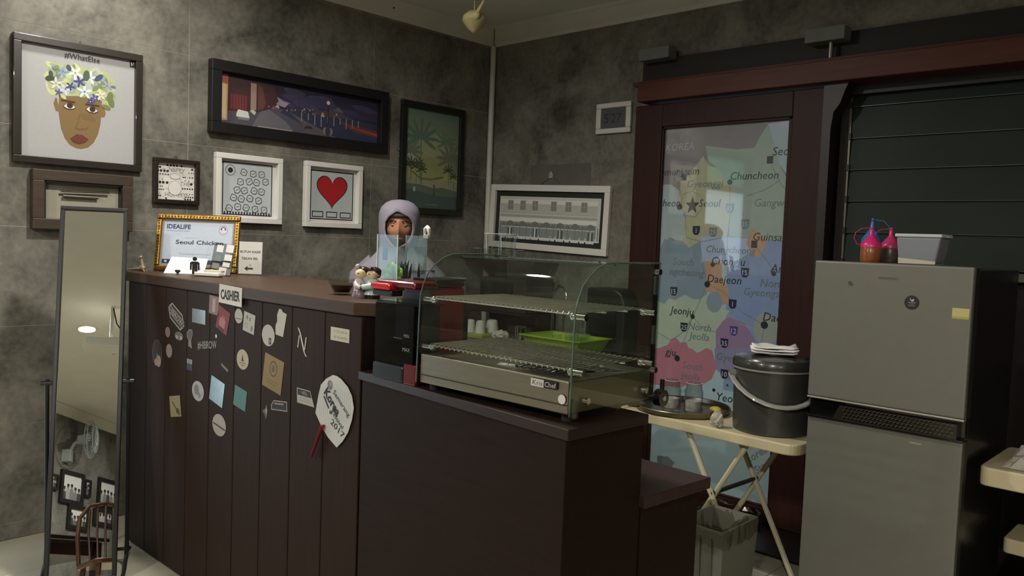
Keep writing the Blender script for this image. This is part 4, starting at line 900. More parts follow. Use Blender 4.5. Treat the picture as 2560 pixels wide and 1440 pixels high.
for (y, z) in ((-HY+.06, .05), (HY-.05, .05), (HY-.012, .36), (HY-.012, .10)): MB().cyl((HX-.008, y, z), (HX+.006, y, z), .008).out('glass_bolt', CHROME, case, smooth=True)
for z0 in (.30, .17): MB().box(HX-.003, HX+.003, HY-.03, HY-.016, z0, z0+.05).out('hinge', M('hinge_dark', (52,54,50), .4), case, bevel=.002)
MB().box(HX-.008, HX-.002, HY-.03, HY-.002, .10, .38).out('end_strip', thin_glass('strip_glass', (220,226,222), 2), case)
MB().cyl((HX-.03, -HY+.0035, .056), (HX-.03, -HY+.002, .056), .0115).out('round_label', WHITEP, case)
MB().cyl((HX+.004, HY+.002, .026), (HX+.026, HY+.002, .026), .023).cyl((HX+.012, HY+.012, .04), (HX+.012, HY+.012, .075), .006).out('switch_knob', BLACKG, case, smooth=True); MB().cyl((HX+.026, HY+.002, .026), (HX+.028, HY+.002, .026), .007).out('knob_pin', CHROME, case, smooth=True)
t2 = MB().box(-.042, .042, -.0008, 0, -.0095, .0095).out('logo_plate', BLACK, case, loc=(.195, -HY+.0025, .085))
P = Print(.00004); P.rect(-.042, -.0095, .0, .0095, (206,204,196)); P.text('Kris', -.020, .0, .017, (40,40,40), fit=.032); P.text('Chef', .021, .0, .017, (206,204,196), fit=.036); P.out('logo_print', t2, (0, -.001, 0))
for k in range(7):
    t = thing('black_handle_fork', ORD[k]+' black handled fork from the left on the floor of the display case', 'fork', (-1.405+.022*k, 1.512+.002*k, 1.1715), rz=-.36, group='black handled forks in the display case')
    if k == 0:
        MB().tube([(0, 0, .006), (0, .02, .0075), (0, .09, .006), (0, .105, .005)], [.004, .0066, .005, .003], 8, flat=.7).out('handle', BLACKG, t, smooth=True)
        MB().box(-.002,.002,.10,.15,.004,.006).box(-.007,.007,.15,.16,.004,.006).box(-.007,-.005,.16,.19,.004,.006).box(-.001,.001,.16,.19,.004,.006).box(.005,.007,.16,.19,.004,.006).out('fork_head', CHROME, t)
        proto = t
    else:
        for ch in proto.children:
            c = ch.copy(); COL.objects.link(c); c.parent = t
t = thing('paper_tag', 'small white folded paper on the floor of the display case', 'paper', (-1.46, 1.545, 1.1695), rz=.2); MB().quadbox([(-.03,-.01,0),(.03,-.012,0),(.03,.012,0),(-.03,.01,0),(-.03,-.01,.001),(.03,-.012,.004),(.03,.012,.001),(-.03,.01,.004)]).out('sheet', WHITEP, t)
# tumblers on the case top
def tumbler(name, label, loc, h=.062, r=.026, group=None):
    t = thing(name, label, 'glass', loc, group=group)
    MB().lathe([(0,0),(r*.8,0),(r*.84,.004),(r,h),(r-.002,h),(r*.8,.009),(0,.008)], 24).out('glass_body', GLASSW, t, smooth=True)
    MB().lathe([(r,h-.001),(r+.001,h+.0005),(r-.0005,h+.0015),(r-.002,h)], 24).out('rim', M('glass_rim', (190,196,190), .1, var=.02), t, smooth=True)
    return t
gt = 1.069+.3835
tumbler('clear_tumbler', 'clear glass tumbler on the case top, left of its twin', (-1.69, 1.70, gt))
tumbler('clear_tumbler', 'clear glass tumbler on the case top, right of its twin', (-1.625, 1.695, gt))

# ================================================================== FRIDGE
FX, FY = -1.275, 3.0
fr = thing('fridge', 'silver two door fridge with a black side and a dark round sticker', 'fridge', (-1.006, FY, 0))
FW = .538; SILV = M('fridge_silver', (124, 122, 114), .42, metal=.35, var=.03, scale=20); FSIDE = M('fridge_side', (26, 25, 26), .28, coat=.2)
MB().box(-FW/2+.004, FW/2-.002, .055, .64, .03, 1.455).out('cabinet', FSIDE, fr, bevel=.006)
MB().box(-FW/2, FW/2, 0, .05, .955, 1.466).out('upper_door', SILV, fr, bevel=.007, seg=3)
MB().box(-FW/2+.001, FW/2-.001, .012, .05, .06, .880).out('lower_door', SILV, fr, bevel=.007, seg=3)
MB().box(FW/2-.006, FW/2+.004, .006, .056, .957, 1.462).out('door_edge', M('door_edge_dark', (58,56,52), .35, metal=.4), fr, bevel=.002)
MB().box(FW/2-.006, FW/2+.004, .016, .056, .062, .878).out('door_edge', M('door_edge_dark', (58,56,52), .35), fr, bevel=.002)
MB().box(-FW/2+.002, FW/2-.002, .03, .055, .880, .955).out('handle_gap', BLACKG, fr)
MB().box(-FW/2, FW/2, -.002, .03, .948, .955).out('door_lip', M('lip', (190,186,172), .25, metal=.6), fr, bevel=.002)
MB().box(-FW/2, FW/2, .0, .03, .876, .884).out('door_lip', BLACKG, fr, bevel=.002)
q = MB().quadbox([(-FW/2+.10,.0,.884),(FW/2-.02,.0,.884),(FW/2-.02,.03,.884),(-FW/2+.10,.03,.884),(-FW/2+.125,.0,.936),(FW/2-.02,.0,.936),(FW/2-.02,.03,.936),(-FW/2+.125,.03,.936)])
trim = q.out('handle_trim', M('trim_smoke', (84,80,74), .25, metal=.8), fr)
q = MB()
for i in range(26):
    for j in range(4):
        x, z = -FW/2+.135+i*.0142+(j % 2)*.007, .889+j*.0125
        q.quadbox([(x,-.0002,z),(x+.011,-.0002,z),(x+.011,.001,z),(x,.001,z),(x+.003,-.003,z+.008),(x+.013,-.0012,z+.008),(x+.013,.001,z+.010),(x+.001,.001,z+.010)])
tag(q.out('trim_facets', M('trim_facet', (120,116,106), .18, metal=1), trim), kind='stuff')
MB().cyl((-.133, .001, 1.388), (-.133, -.004, 1.388), .0075).out('key_lock', CHROME, fr, smooth=True)
P = Print(); P.ell(0, 0, .0245, (30,28,28), n=36); P.ell(0, 0, .022, (38,36,36), n=36); P.poly([(-.006,.016),(-.002,.008),(.006,.014),(.007,.008),(.003,.003),(-.003,.005),(-.007,.011)], (190,186,176)); P.rect(-.012,-.002,.012,.001,(130,126,118)); P.rect(-.01,-.007,.01,-.005,(110,106,100)); P.rect(-.011,-.012,.011,-.010,(130,126,118))
P.out('sticker', fr, (.081, -.0006, 1.334), 'round dark sticker with a small white bird mark')
P = Print(); P.rect(-.026, -.018, .026, .018, (196,186,124)); P.rect(-.026, -.018, .026, -.010, (170,166,80)); P.out('sticker', fr, (.236, -.0006, 1.309), 'yellow label at the right door edge')
P = Print(); P.text('ARISTON', 0, 0, .012, (92,90,84), fit=.066); P.out('badge', fr, (-.003, -.0006, 1.412)) if False else P.rect(-.034,-.005,.034,.005,(96,94,86)); 
P2 = Print(); P2.rect(-.034,-.005,.034,.005,(104,101,92)); P2.rect(-.030,-.002,.026,.002,(84,82,76)); P2.out('badge', fr, (-.003, -.0006, 1.413), 'small dark maker plate'); P.bm.free()
P = Print(); P.rect(-.02,-.003,.02,.003,(150,140,120)); P.out('badge', fr, (.12, .0112, .845))
for x in (-.22, .22): MB().cyl((x, .1, 0), (x, .1, .035), .02).cyl((x, .56, 0), (x, .56, .035), .02).out('foot', BLACK, fr)

# bottles and tub on the fridge
def bottle(label, loc, capm, liqm, rz):
    t = thing('squeeze_bottle', label, 'bottle', loc, rz=rz)
    MB().lathe([(0,0),(.034,0),(.036,.004),(.036,.052),(.034,.056),(0,.056)], 26).out('bottle_body', liqm, t, smooth=True)
    MB().lathe([(.0365,.054),(.0365,.066),(.033,.072),(.016,.092),(.009,.100),(.006,.122),(0,.123)], 26).out('cap', capm, t, smooth=True)
    MB().ball((0,0,.127), .0055).out('tip_plug', capm, t, smooth=True)
    MB().tube([(-.034,0,.062),(-.05,0,.066),(-.06,0,.086),(-.056,0,.108),(-.036,0,.124),(-.006,0,.127)], .0016, 6).out('tether', capm, t, smooth=True)
    return t
CM = lambda k, c: M(k, c, .3, coat=.4, var=.05)
bottle('orange sauce bottle with a bright pink cap on the fridge', (-1.110, 3.10, 1.466), CM('cap_pink', (214, 40, 120)), M('sauce_orange', (150, 84, 44), .25, coat=.4, var=.12), RC*.6)
bottle('squeeze bottle with a blue cap behind the orange one', (-1.163, 3.25, 1.466), CM('cap_blue', (52, 112, 176)), M('sauce_brown', (110, 60, 40), .3, coat=.4), RC+2.6).scale = (1.05, 1.05, 1.28)
bottle('dark sauce bottle with a pink cap beside the white tub', (-1.070, 3.185, 1.466), CM('cap_rose', (196, 52, 110)), M('sauce_dark', (84, 72, 66), .3, coat=.4), RC*.6)
t = thing('plastic_tub', 'translucent white plastic tub with a lid on the fridge', 'tub', (-.945, 3.15, 1.466)); t.scale = (.86, 1, 1)
TUB = M('tub_plastic', (176, 180, 190), .35, trans=.35, var=.03)
b = MB(); lo = [(-.082,-.055),(.070,-.055),(.070,.055),(-.082,.055)]
q = [(-.078,-.05,0),(.066,-.05,0),(.066,.05,0),(-.078,.05,0),(-.088,-.06,.098),(.086,-.06,.098),(.086,.06,.098),(-.088,.06,.098)]
MB().quadbox(q).out('tub_body', TUB, t, bevel=.008, seg=3)
MB().box(-.093,.091,-.065,.065,.096,.108).out('lid', M('tub_lid', (206,210,212), .4, var=.02), t, bevel=.004)
MB().box(.088,.100,-.012,.012,.098,.102).out('lid_tab', M('tub_lid', (206,210,212), .4), t, bevel=.001)
MB().quadbox([(-.0775,-.0507,.0015),(.0655,-.0507,.0015),(.0655,.049,.0015),(-.0775,.049,.0015),(-.079,-.0523,.022),(.067,-.0518,.012),(.067,.049,.014),(-.079,.049,.02)]).out('white_powder', M('powder', (214,206,188), .9, var=.06), t)

# ================================================================== FOLDING TABLE BESIDE THE FRIDGE
BEI = M('beige_plastic', (204, 191, 156), .4, var=.05, scale=4)
ft = thing('folding_table', 'beige folding table with crossed legs between counter and fridge', 'table', (-1.75, 3.3, 0), rz=-.05)
def rrect(x0, x1, y0, y1, r, n=6):
    o = []
    for cx, cy, a in ((x1-r,y1-r,0),(x0+r,y1-r,math.pi/2),(x0+r,y0+r,math.pi),(x1-r,y0+r,1.5*math.pi)):
        for i in range(n+1): t = a+math.pi/2*i/n; o.append((cx+r*math.cos(t), cy+r*math.sin(t)))
    return o
MB().prism(rrect(-.47,.43,-.222,.222,.06), 'z', .690, .735).out('tabletop', BEI, ft, bevel=.006)
LEG = M('cream_enamel', (206, 198, 170), .35, var=.04)
for y in (-.19, .17):
    MB().tube([(-.085, y, .69), (.28, y, .0)], .0125, 8).out('leg', LEG, ft, smooth=True)
    MB().tube([(.19, y+.03, .69), (-.21, y+.03, .0)], .0125, 8).out('leg', LEG, ft, smooth=True)
MB().tube([(.045, -.2, .445), (.045, .21, .445)], .010, 8).out('pivot_bar', M('dark_bar', (60, 54, 46), .5), ft, smooth=True)
MB().tube([(.28, -.19, .012), (.28, .17, .012)], .011, 8).out('cross_bar', LEG, ft, smooth=True)
MB().tube([(-.21, -.16, .012), (-.21, .2, .012)], .011, 8).out('cross_bar', LEG, ft, smooth=True)
ZF = .735
t = thing('round_tray', 'round dark serving tray holding two glass mugs on the folding table', 'tray', (-1.995, 3.30, ZF))
MB().lathe([(0,0),(.205,0),(.214,.004),(.22,.024),(.215,.025),(.205,.008),(0,.007)], 48).out('tray_body', M('tray_black', (34, 30, 26), .3, coat=.3), t, smooth=True)
MB().lathe([(.2155,.006),(.2215,.024),(.219,.0275),(.215,.0255)], 48).out('tray_rim', M('tray_rim', (110, 98, 74), .35, metal=.4), t, smooth=True)
def mug(label, loc, rz):
    t = thing('glass_mug', label, 'mug', loc, rz=rz)
    MB().lathe([(0,0),(.036,0),(.040,.006),(.0415,.012),(.040,.085),(.034,.10),(.034,.118),(.031,.118),(.031,.10),(.037,.083),(.038,.012),(0,.009)], 28).out('jar_body', thin_glass('jar_glass', (244,244,242), 3), t, smooth=True)
    MB().tube([(.038,0,.09),(.062,0,.086),(.068,0,.062),(.056,0,.036),(.039,0,.03)], .0055, 8).out('handle', GLASSW, t, smooth=True)
    MB().lathe([(.034,.117),(.0352,.119),(.031,.1195)], 28).out('rim', M('glass_rim', (190,196,190), .1), t, smooth=True)
    MB().lathe([(0,.012),(.034,.013),(.035,.05),(0,.045)], 20).out('napkins', M('mug_filling', (206,200,198), .8, var=.35, scale=70, bump=.8), t, smooth=True)
    return t
mug('glass jar mug on the round tray, the one nearer the display case', (-2.0, 3.215, ZF+.008), -2.3).scale = (1.05, 1.05, 1.18)
mug('glass jar mug on the round tray, the one nearer the bucket', (-1.897, 3.235, ZF+.008), -2.3).scale = (1.05, 1.05, 1.18)
t = thing('lemon_half', 'yellow piece of lemon lying on the round tray', 'lemon', (-1.845, 3.345, ZF+.008)); LM = M('lemon_yellow', (214, 190, 52), .45, var=.08, scale=40, bump=.3)
MB().ball((0,0,.014), .03, .022, .014).out('lemon_flesh', LM, t, smooth=True); MB().ball((.004,-.012,.012), .012, .009, .010).out('dark_spot', M('lemon_core', (104,88,34), .6), t, smooth=True)
# grey bucket with bail handle
t = thing('grey_bucket', 'dark grey plastic bucket with a lid and clear swing handle', 'bucket', (-1.535, 3.255, ZF))
BK = M('bucket_grey', (60, 60, 56), .35, coat=.2, var=.04)
MB().lathe([(0,0),(.150,0),(.155,.005),(.163,.262),(.163,.266),(0,.266)], 56).out('bucket_body', BK, t, smooth=True)
MB().lathe([(.164,.262),(.170,.264),(.171,.271),(.164,.272)], 56).out('bucket_rim', M('bucket_rim', (150,148,138), .3), t, smooth=True)
MB().lathe([(.160,.27),(.169,.272),(.170,.298),(.160,.312),(.10,.320),(0,.322)], 56).out('lid', M('lid_grey', (56,56,53), .25, coat=.5, var=.03), t, smooth=True)
ha = math.radians(-66)   # axis of the handle pivots
q = MB(); pts = []
ax = Vector((math.cos(.75), math.sin(.75), 0)); fwv = Vector((ax.y, -ax.x, 0))
for i in range(15):
    a = math.pi*i/14; pts.append(ax*math.cos(a)*.178 + fwv*math.sin(a)*.185 + Vector((0,0,.235-.105*math.sin(a))))
q.tube(pts, .0125, 8, flat=.55); q.out('swing_handle', M('handle_clear', (150,150,142), .3, coat=.3), t, smooth=True)
for s in (-1, 1): MB().cyl(tuple(ax*s*.158+Vector((0,0,.235))), tuple(ax*s*.186+Vector((0,0,.235))), .02).out('handle_pivot', M('pivot_grey', (120,118,112), .4), t, smooth=True)
t = thing('white_napkin', 'folded white cloth lying on the bucket lid', 'cloth', (-1.535, 3.245, ZF+.330), rz=.5)
b = MB(); rr = random.Random(8)
for k, (w_, d_, z) in enumerate(((.092,.062,0),(.096,.066,.011),(.09,.06,.022))):
    nx, ny = 9, 6; g = [[b.bm.verts.new((-w_+2*w_*i/nx+.004*rr.random(), -d_+2*d_*j/ny, z+.004+.006*math.sin(i*.9+k)*math.sin(j*.8)+(.006 if i in (0,nx) else 0))) for j in range(ny+1)] for i in range(nx+1)]
    for i in range(nx):
        for j in range(ny): b.bm.faces.new([g[i][j], g[i+1][j], g[i+1][j+1], g[i][j+1]])
b.out('cloth_layers', M('white_cloth', (236,234,230), .8, var=.02), t, smooth=True, solid=.006)
t = thing('plastic_bag', 'small crumpled clear plastic bag beside the bucket', 'bag', (-1.70, 3.10, ZF))
b = MB().ball((0,0,.035), .03, .025, .035, n=14, m=10); 
for v in b.bm.verts: v.co += Vector((rr.uniform(-.008,.008), rr.uniform(-.008,.008), rr.uniform(-.004,.008)))
for v in b.bm.verts: v.co.z = max(v.co.z, .001)
b.out('bag_film', M('bag_film', (180,172,158), .3, coat=.4), t)
# trash bin with a clear bag
t = thing('trash_bin', 'grey rectangular trash bin lined with a clear plastic bag', 'bin', (-1.555, 2.885, 0))
BIN = M('bin_grey', (128, 126, 116), .5, var=.04)
W0, D0, W1_, D1, HB = .085, .12, .102, .142, .43
for (a, b2) in (((-1,-1),(1,-1)),((1,-1),(1,1)),((1,1),(-1,1)),((-1,1),(-1,-1))):
    P0 = [(a[0]*W0,a[1]*D0,.0),(b2[0]*W0,b2[1]*D0,.0),(b2[0]*(W0-.006),b2[1]*(D0-.006),.0),(a[0]*(W0-.006),a[1]*(D0-.006),.0),(a[0]*W1_,a[1]*D1,HB),(b2[0]*W1_,b2[1]*D1,HB),(b2[0]*(W1_-.006),b2[1]*(D1-.006),HB),(a[0]*(W1_-.006),a[1]*(D1-.006),HB)]
    MB().quadbox(P0).out('bin_wall', BIN, t)
for x in (-.05, .0, .05): MB().quadbox([(x-.004,-.1205,.02),(x+.004,-.1205,.02),(x+.004,-.115,.02),(x-.004,-.115,.02),(x-.004,-.1465,.40),(x+.004,-.1465,.40),(x+.004,-.14,.40),(x-.004,-.14,.40)]).out('rib', BIN, t)
MB().box(-.08,.08,-.115,.115,0,.01).out('bin_floor', BLACK, t)
b = MB(); rr = random.Random(12); rings = []
for r, z in ((.86,.30),(.93,.40),(1.0,.445),(1.06,.45),(1.09,.425),(1.08,.37)):
    ring = []
    for k in range(40):
        a = 2*math.pi*k/40; c, s_ = math.cos(a), math.sin(a); m_ = max(abs(c), abs(s_))
        ring.append(b.bm.verts.new((c/m_*W1_*r+rr.uniform(-.004,.004), s_/m_*D1*r+rr.uniform(-.004,.004), z+rr.uniform(-.012,.012))))
    rings.append(ring)
for A_, B_ in zip(rings, rings[1:]):
    for k in range(40): b.bm.faces.new([A_[k], A_[(k+1)%40], B_[(k+1)%40], B_[k]])
b.out('bag_liner', thin_glass('bag_liner_film', (232,230,224), 4, .1), t)

# beige rack at the right edge
t = thing('beige_rack', 'beige two tier shelf table at the right edge, beside the fridge', 'shelf', (-.322, 3.32, 0))
MB().prism(rrect(-.385,.5,-.22,.2,.03), 'z', .725, .79).out('top_shelf', BEI, t, bevel=.006)
MB().prism(rrect(-.355,.5,.06,.3,.02), 'z', .425, .48).out('lower_shelf', BEI, t, bevel=.006)
for x, y in ((-.02,-.15),(-.02,.16),(.46,-.15),(.46,.25)): MB().cyl((x,y,0),(x,y,.73), .016).out('leg', LEG, t, smooth=True)
t = thing('plastic_wrap', 'crumpled clear plastic wrap heaped on the beige shelf', 'plastic', (-.50, 3.28, .79))
b = MB(); g = [[b.bm.verts.new((-.15+.36*i/14, -.14+.26*j/10, max(.002, (.02+.045*math.sin(math.pi*min(1, i/7+.05))*math.sin(math.pi*j/10)+rr.uniform(-.014,.014)) if 0 < i < 14 and 0 < j < 10 else .002))) for j in range(11)] for i in range(15)]
for i in range(14):
    for j in range(10): b.bm.faces.new([g[i][j], g[i+1][j], g[i+1][j+1], g[i][j+1]])
b.out('film', M('wrap_film', (190, 186, 176), .18, coat=.8, var=.1), t)

# ================================================================== KITCHEN COUNTER AT THE BACK
kc = thing('kitchen_counter', 'dark kitchen counter along the back wall behind the glass case', 'counter', (-3.6, 3.9, 0))
MB().box(-.60, .62, -.33, .265, 0, .81).out('cabinet_body', M('kitchen_dark', (40, 36, 32), .5), kc)
MB().box(-.605, .64, -.36, .27, .81, .848).out('worktop', M('kitchen_top', (92, 88, 80), .35, var=.2, scale=12), kc, bevel=.004)
for x in (-.3, .05, .4): MB().box(x-.16, x+.16, -.345, -.33, .05, .78).out('door', M('kitchen_dark', (40, 36, 32), .5), kc, bevel=.003)
t = thing('green_basin', 'lime green plastic basin holding upturned glasses behind the case', 'basin', (-3.13, 3.80, .848), rz=.0)
LIME = M('lime_plastic', (150, 178, 44), .45, var=.05)
for (a, b2) in (((-1,-1),(1,-1)),((1,-1),(1,1)),((1,1),(-1,1)),((-1,1),(-1,-1))):
    w0, d0, w1_, d1_, h = .19, .12, .225, .15, .075
    MB().quadbox([(a[0]*w0,a[1]*d0,.0),(b2[0]*w0,b2[1]*d0,.0),(b2[0]*(w0-.004),b2[1]*(d0-.004),.0),(a[0]*(w0-.004),a[1]*(d0-.004),.0),(a[0]*w1_,a[1]*d1_,h),(b2[0]*w1_,b2[1]*d1_,h),(b2[0]*(w1_-.004),b2[1]*(d1_-.004),h),(a[0]*(w1_-.004),a[1]*(d1_-.004),h)]).out('basin_wall', LIME, t)
MB().box(-.188,.188,-.118,.118,0,.006).out('basin_floor', LIME, t)
MB().ring_frame(.475,.325,.44,.29,0,.008).moved(Matrix(((1,0,0,0),(0,0,1,0),(0,1,0,.072),(0,0,0,1)))).out('basin_rim', LIME, t, bevel=.002)
for k, (x, y) in enumerate(((-3.16,3.76),(-3.08,3.78),(-3.01,3.82),(-3.11,3.86),(-3.04,3.88))):
    tumbler('upturned_glass', ('front left','front middle','front right','back left','back right')[k]+' clear glass in the lime green basin', (x, y, .855), h=.085, r=.032, group='glasses in the green basin')
t = thing('black_kettle_box', 'black rounded box standing behind the green basin', 'appliance', (-2.98, 4.08, .848)); MB().prism([(-.135,0),(.155,0),(.16,.28),(.13,.35),(.09,.375),(-.13,.375)], 'y', -.11, .1).out('appliance_body', M('appliance_black', (22, 24, 24), .45), t, bevel=.012); MB().box(-.10,.10,-.118,-.11,.06,.24).out('front_panel', BLACKG, t, bevel=.003)
t = thing('sink_faucet', 'chrome arched faucet rising behind the display case', 'faucet', (-3.46, 4.06, .848)); MB().tube([(0,0,0),(0,0,.26),(.02,-.01,.32),(.07,-.03,.362),(.13,-.05,.362),(.17,-.07,.33),(.175,-.075,.29)], .010, 10).out('spout', CHROME, t, smooth=True); MB().cyl((0,0,0),(0,0,.03), .024).out('faucet_base', CHROME, t, smooth=True)
t = thing('steel_cup', 'steel cup standing left of the lime green basin', 'cup', (-3.50, 3.80, .848)); MB().lathe([(0,0),(.034,0),(.038,.1),(.036,.1),(.032,.006),(0,.006)], 24).out('cup_body', M('bright_steel', (190,184,170), .2, metal=1), t, smooth=True); MB().lathe([(.038,.098),(.0405,.1),(.038,.102),(.036,.1)], 24).out('cup_rim', CHROME, t, smooth=True)
t = thing('cup_tray', 'yellow green tray of upturned white cups at the far left of the sink', 'tray', (-3.87, 3.80, .848)); MB().box(-.15,.15,-.13,.13,0,.03).out('tray_body', M('olive_tray', (150, 152, 84), .5), t, bevel=.006)
for lab, x, y, r in (('leftmost small', -.105,-.07,.032), ('second', -.02,-.07,.036), ('third', .065,-.06,.036), ('large rear', .06,.055,.045)):
    c = thing('white_cup', lab+' upturned white cup on the yellow green tray', 'cup', (-3.87+x, 3.80+y, .8785), group='white cups on the tray'); MB().lathe([(r,0),(r,.01),(r*.8,.075),(r*.5,.083),(0,.085)], 24).out('cup_body', M('white_ceramic', (206,202,192), .3, coat=.3), c, smooth=True); MB().tube([(-r*.3,r*.85,.02),(-r*.4,r*1.2,.028),(-r*.4,r*1.2,.055),(-r*.3,r*.75,.06)], .004, 8).out('handle', M('white_ceramic', (206,202,192), .3), c, smooth=True)
t = thing('crumpled_napkin', 'white crumpled tissue beside the cup tray', 'napkin', (-3.63, 3.76, .848)); b = MB().ball((0,0,.032), .06, .045, .032)
for v in b.bm.verts: v.co += Vector((rr.uniform(-.01,.01), rr.uniform(-.01,.01), rr.uniform(-.006,.006))); v.co.z = max(v.co.z, .0)
b.out('tissue', M('tissue', (196,190,184), .9), t)
t = thing('white_canister', 'tall pale plastic canister behind the red machine', 'canister', (-4.13, 3.80, .848)); MB().lathe([(0,0),(.075,0),(.08,.01),(.08,.34),(.074,.352),(0,.352)], 32).out('canister_body', M('pale_plastic', (150,156,156), .45), t, smooth=True); MB().lathe([(0,.352),(.084,.352),(.084,.37),(.078,.376),(0,.376)], 32).out('lid', M('pale_lid', (166,170,168), .4), t, smooth=True)
t = thing('toaster_oven', 'dark brown toaster oven in the corner behind the display case', 'oven', (-3.80, 4.06, 1.0)); MB().box(-.22,.21,-.13,.15,.012,.24).out('oven_body', M('oven_dark', (46, 42, 36), .45), t, bevel=.008); MB().box(-.20,.10,-.138,-.13,.04,.21).out('oven_door', BLACKG, t, bevel=.003); MB().box(-.24,.23,-.15,.16,0,.012).out('shelf_board', WOODD, t)
for s in (-1, 1): MB().box(s*.22-.012, s*.22+.012, -.02, .15, -.152, 0).out('shelf_leg', WOODD, t)
t = thing('wall_shelf', 'thin dark shelf in the room corner holding a row of glasses', 'shelf', (-3.97, 4.10, 1.335)); MB().box(-.28,.40,-.12,.13,0,.02).out('shelf_board', WOODD, t, bevel=.003); 
for x in (-.2, .3): MB().prism([(.12,0),(-.08,0),(.12,-.12)] , 'x', x-.008, x+.008).out('bracket', BLACK, t)
for k in range(5): tumbler('shelf_glass', ORD[k]+' clear glass from the left on the corner wall shelf', (-4.17+.105*k, 4.04, 1.355), h=.075, r=.03, group='glasses on the corner shelf')

# ================================================================== PERSON BEHIND THE COUNTER
FACE = math.radians(50)
person = thing('person', 'person in a lilac grey headscarf standing behind the counter looking down', 'person', (-3.28, 2.62, 0), rz=FACE)
SKIN = M('skin', (168, 118, 92), .5, var=.05); SCARF = M('lilac_scarf', (130, 125, 138), .85, var=.06, scale=14, bump=.2); TUNIC = M('grey_tunic', (120, 116, 124), .85, var=.06, scale=10); TROU = M('dark_trousers', (42, 42, 50), .85)
# one continuous body: skeleton grown with a Skin modifier; local -y is forward
J = [((0,0,.90),.125),((0,.01,1.05),.115),((0,.012,1.20),.128),((0,.01,1.335),.10),((0,0,1.40),.052),((0,-.012,1.46),.05),((0,-.02,1.52),.07),((0,-.01,1.59),.07)]
E_ = [(0,1),(1,2),(2,3),(3,4),(4,5),(5,6),(6,7)]
def chain(start, pts):
    p = start
    for co, r in pts: J.append((co, r)); E_.append((p, len(J)-1)); p = len(J)-1
    return p
for s in (-1, 1):
    hp = chain(0, [((s*.09,0,.86),.085),((s*.10,.0,.50),.058),((s*.10,.02,.42),.055),((s*.10,.03,.10),.036)])
    chain(hp, [((s*.105,-.02,.045),.038),((s*.115,-.13,.03),.028)])
    wr = chain(3, [((s*.13,.01,1.335),.05),((s*.19,.015,1.29),.042),((s*.22,.0,1.06),.036),((s*.19,-.17,.93),.030),((s*.16,-.26,.90),.024)])
    pm = chain(wr, [((s*.15,-.305,.89),.026)])
    for k, (dx, L_) in enumerate(((-.028,.062),(-.010,.075),(.010,.07),(.027,.055))):
        chain(pm, [((s*(.15-dx),-.335,.888),.0098),((s*(.15-dx),-.335-L_*.55,.878),.0086),((s*(.15-dx),-.335-L_*.85,.856),.0074)])
    chain(pm, [((s*.118,-.305,.885),.0105),((s*.098,-.335,.872),.0088)])
me = bpy.data.meshes.new('body'); me.from_pydata([j[0] for j in J], E_, []); body = bpy.data.objects.new('body', me); COL.objects.link(body); body.parent = person
sk = body.modifiers.new('skin', 'SKIN'); sk.use_smooth_shade = True
if not me.skin_vertices: 
    bpy.context.view_layer.objects.active = body
for i, v in enumerate(me.skin_vertices[0].data): v.radius = (J[i][1], J[i][1]*(.8 if i < 4 else 1)); v.use_root = (i == 0)
body.modifiers.new('sub', 'SUBSURF').levels = 1; body.modifiers['sub'].render_levels = 2
me.materials.append(SKIN)
# head with a face
q = MB(); q.ball((0,-.02,1.543), .074, .092, .108, n=28, m=20)
for v in q.bm.verts:
    if v.co.y < -.03:
        z = v.co.z-1.543; x = v.co.x
        if z < -.04: v.co.x *= .86
        for s in (-1, 1): v.co.y += .012*math.exp(-((x-s*.03)**2+(z-.008)**2)/.0003)
        v.co.y -= .022*math.exp(-(x**2/.00012+(z+.022)**2/.0009)); v.co.y -= .006*math.exp(-(x**2/.0006+(z+.058)**2/.0002))
q.out('head', SKIN, person, smooth=True)
for s in (-1, 1):
    MB().ball((s*.03,-.092,1.549), .0085, .007, .0055).out('eye', M('eye_white', (150,142,134), .3), person, smooth=True); MB().ball((s*.03,-.0975,1.5465), .0036, .0026, .0036).out('iris', BLACK, person, smooth=True)
    MB().ball((s*.03,-.0918,1.5515), .0108, .0078, .0058).out('eyelid', SKIN, person, smooth=True)
    MB().tube([(s*.014,-.107,1.569),(s*.032,-.106,1.573),(s*.05,-.092,1.566)], [.0025,.003,.0015], 6).out('eyebrow', M('brow', (40,28,24), .8), person, smooth=True)
MB().ball((0,-.111,1.483), .021, .007, .006).out('mouth', M('lip_colour', (140,76,70), .5), person, smooth=True)
# headscarf: shell around the head with a face opening, falling over shoulders and chest
b = MB(); NS, rows = 40, []
for z, rx, ry, cy, gap in ((1.678,.012,.016,.0,0),(1.674,.042,.05,.0,0),(1.662,.068,.082,.0,0),(1.64,.090,.106,-.002,.0),(1.615,.099,.118,-.004,.0),(1.592,.102,.121,-.005,.48),(1.565,.102,.121,-.005,.70),(1.53,.101,.120,-.005,.74),(1.495,.098,.116,-.006,.68),(1.462,.092,.108,-.006,.42),(1.44,.092,.102,-.004,0),(1.42,.10,.098,.0,0),(1.38,.135,.11,.0,0),(1.335,.185,.128,-.002,0),(1.28,.215,.142,-.006,0),(1.22,.222,.15,-.01,0),(1.17,.218,.155,-.012,0)):
    row = []
    for k in range(NS):
        a = gap + (2*math.pi-2*gap)*k/(NS-1 if gap else NS)
        fold = 1 + (.03*math.sin(k*1.7+z*8) if z < 1.45 else .006*math.sin(k*1.3))
        row.append(b.bm.verts.new((math.sin(a)*rx*fold, cy-math.cos(a)*ry*fold, z)))
    rows.append((row, gap))
for (A_, g0), (B_, g1) in zip(rows, rows[1:]):
    for k in range(NS):
        if k == NS-1 and (g0 or g1): continue
        b.bm.faces.new([A_[k], A_[(k+1)%NS], B_[(k+1)%NS], B_[k]])
b.bm.faces.new(rows[0][0])
b.out('headscarf', SCARF, person, smooth=True, solid=.006)
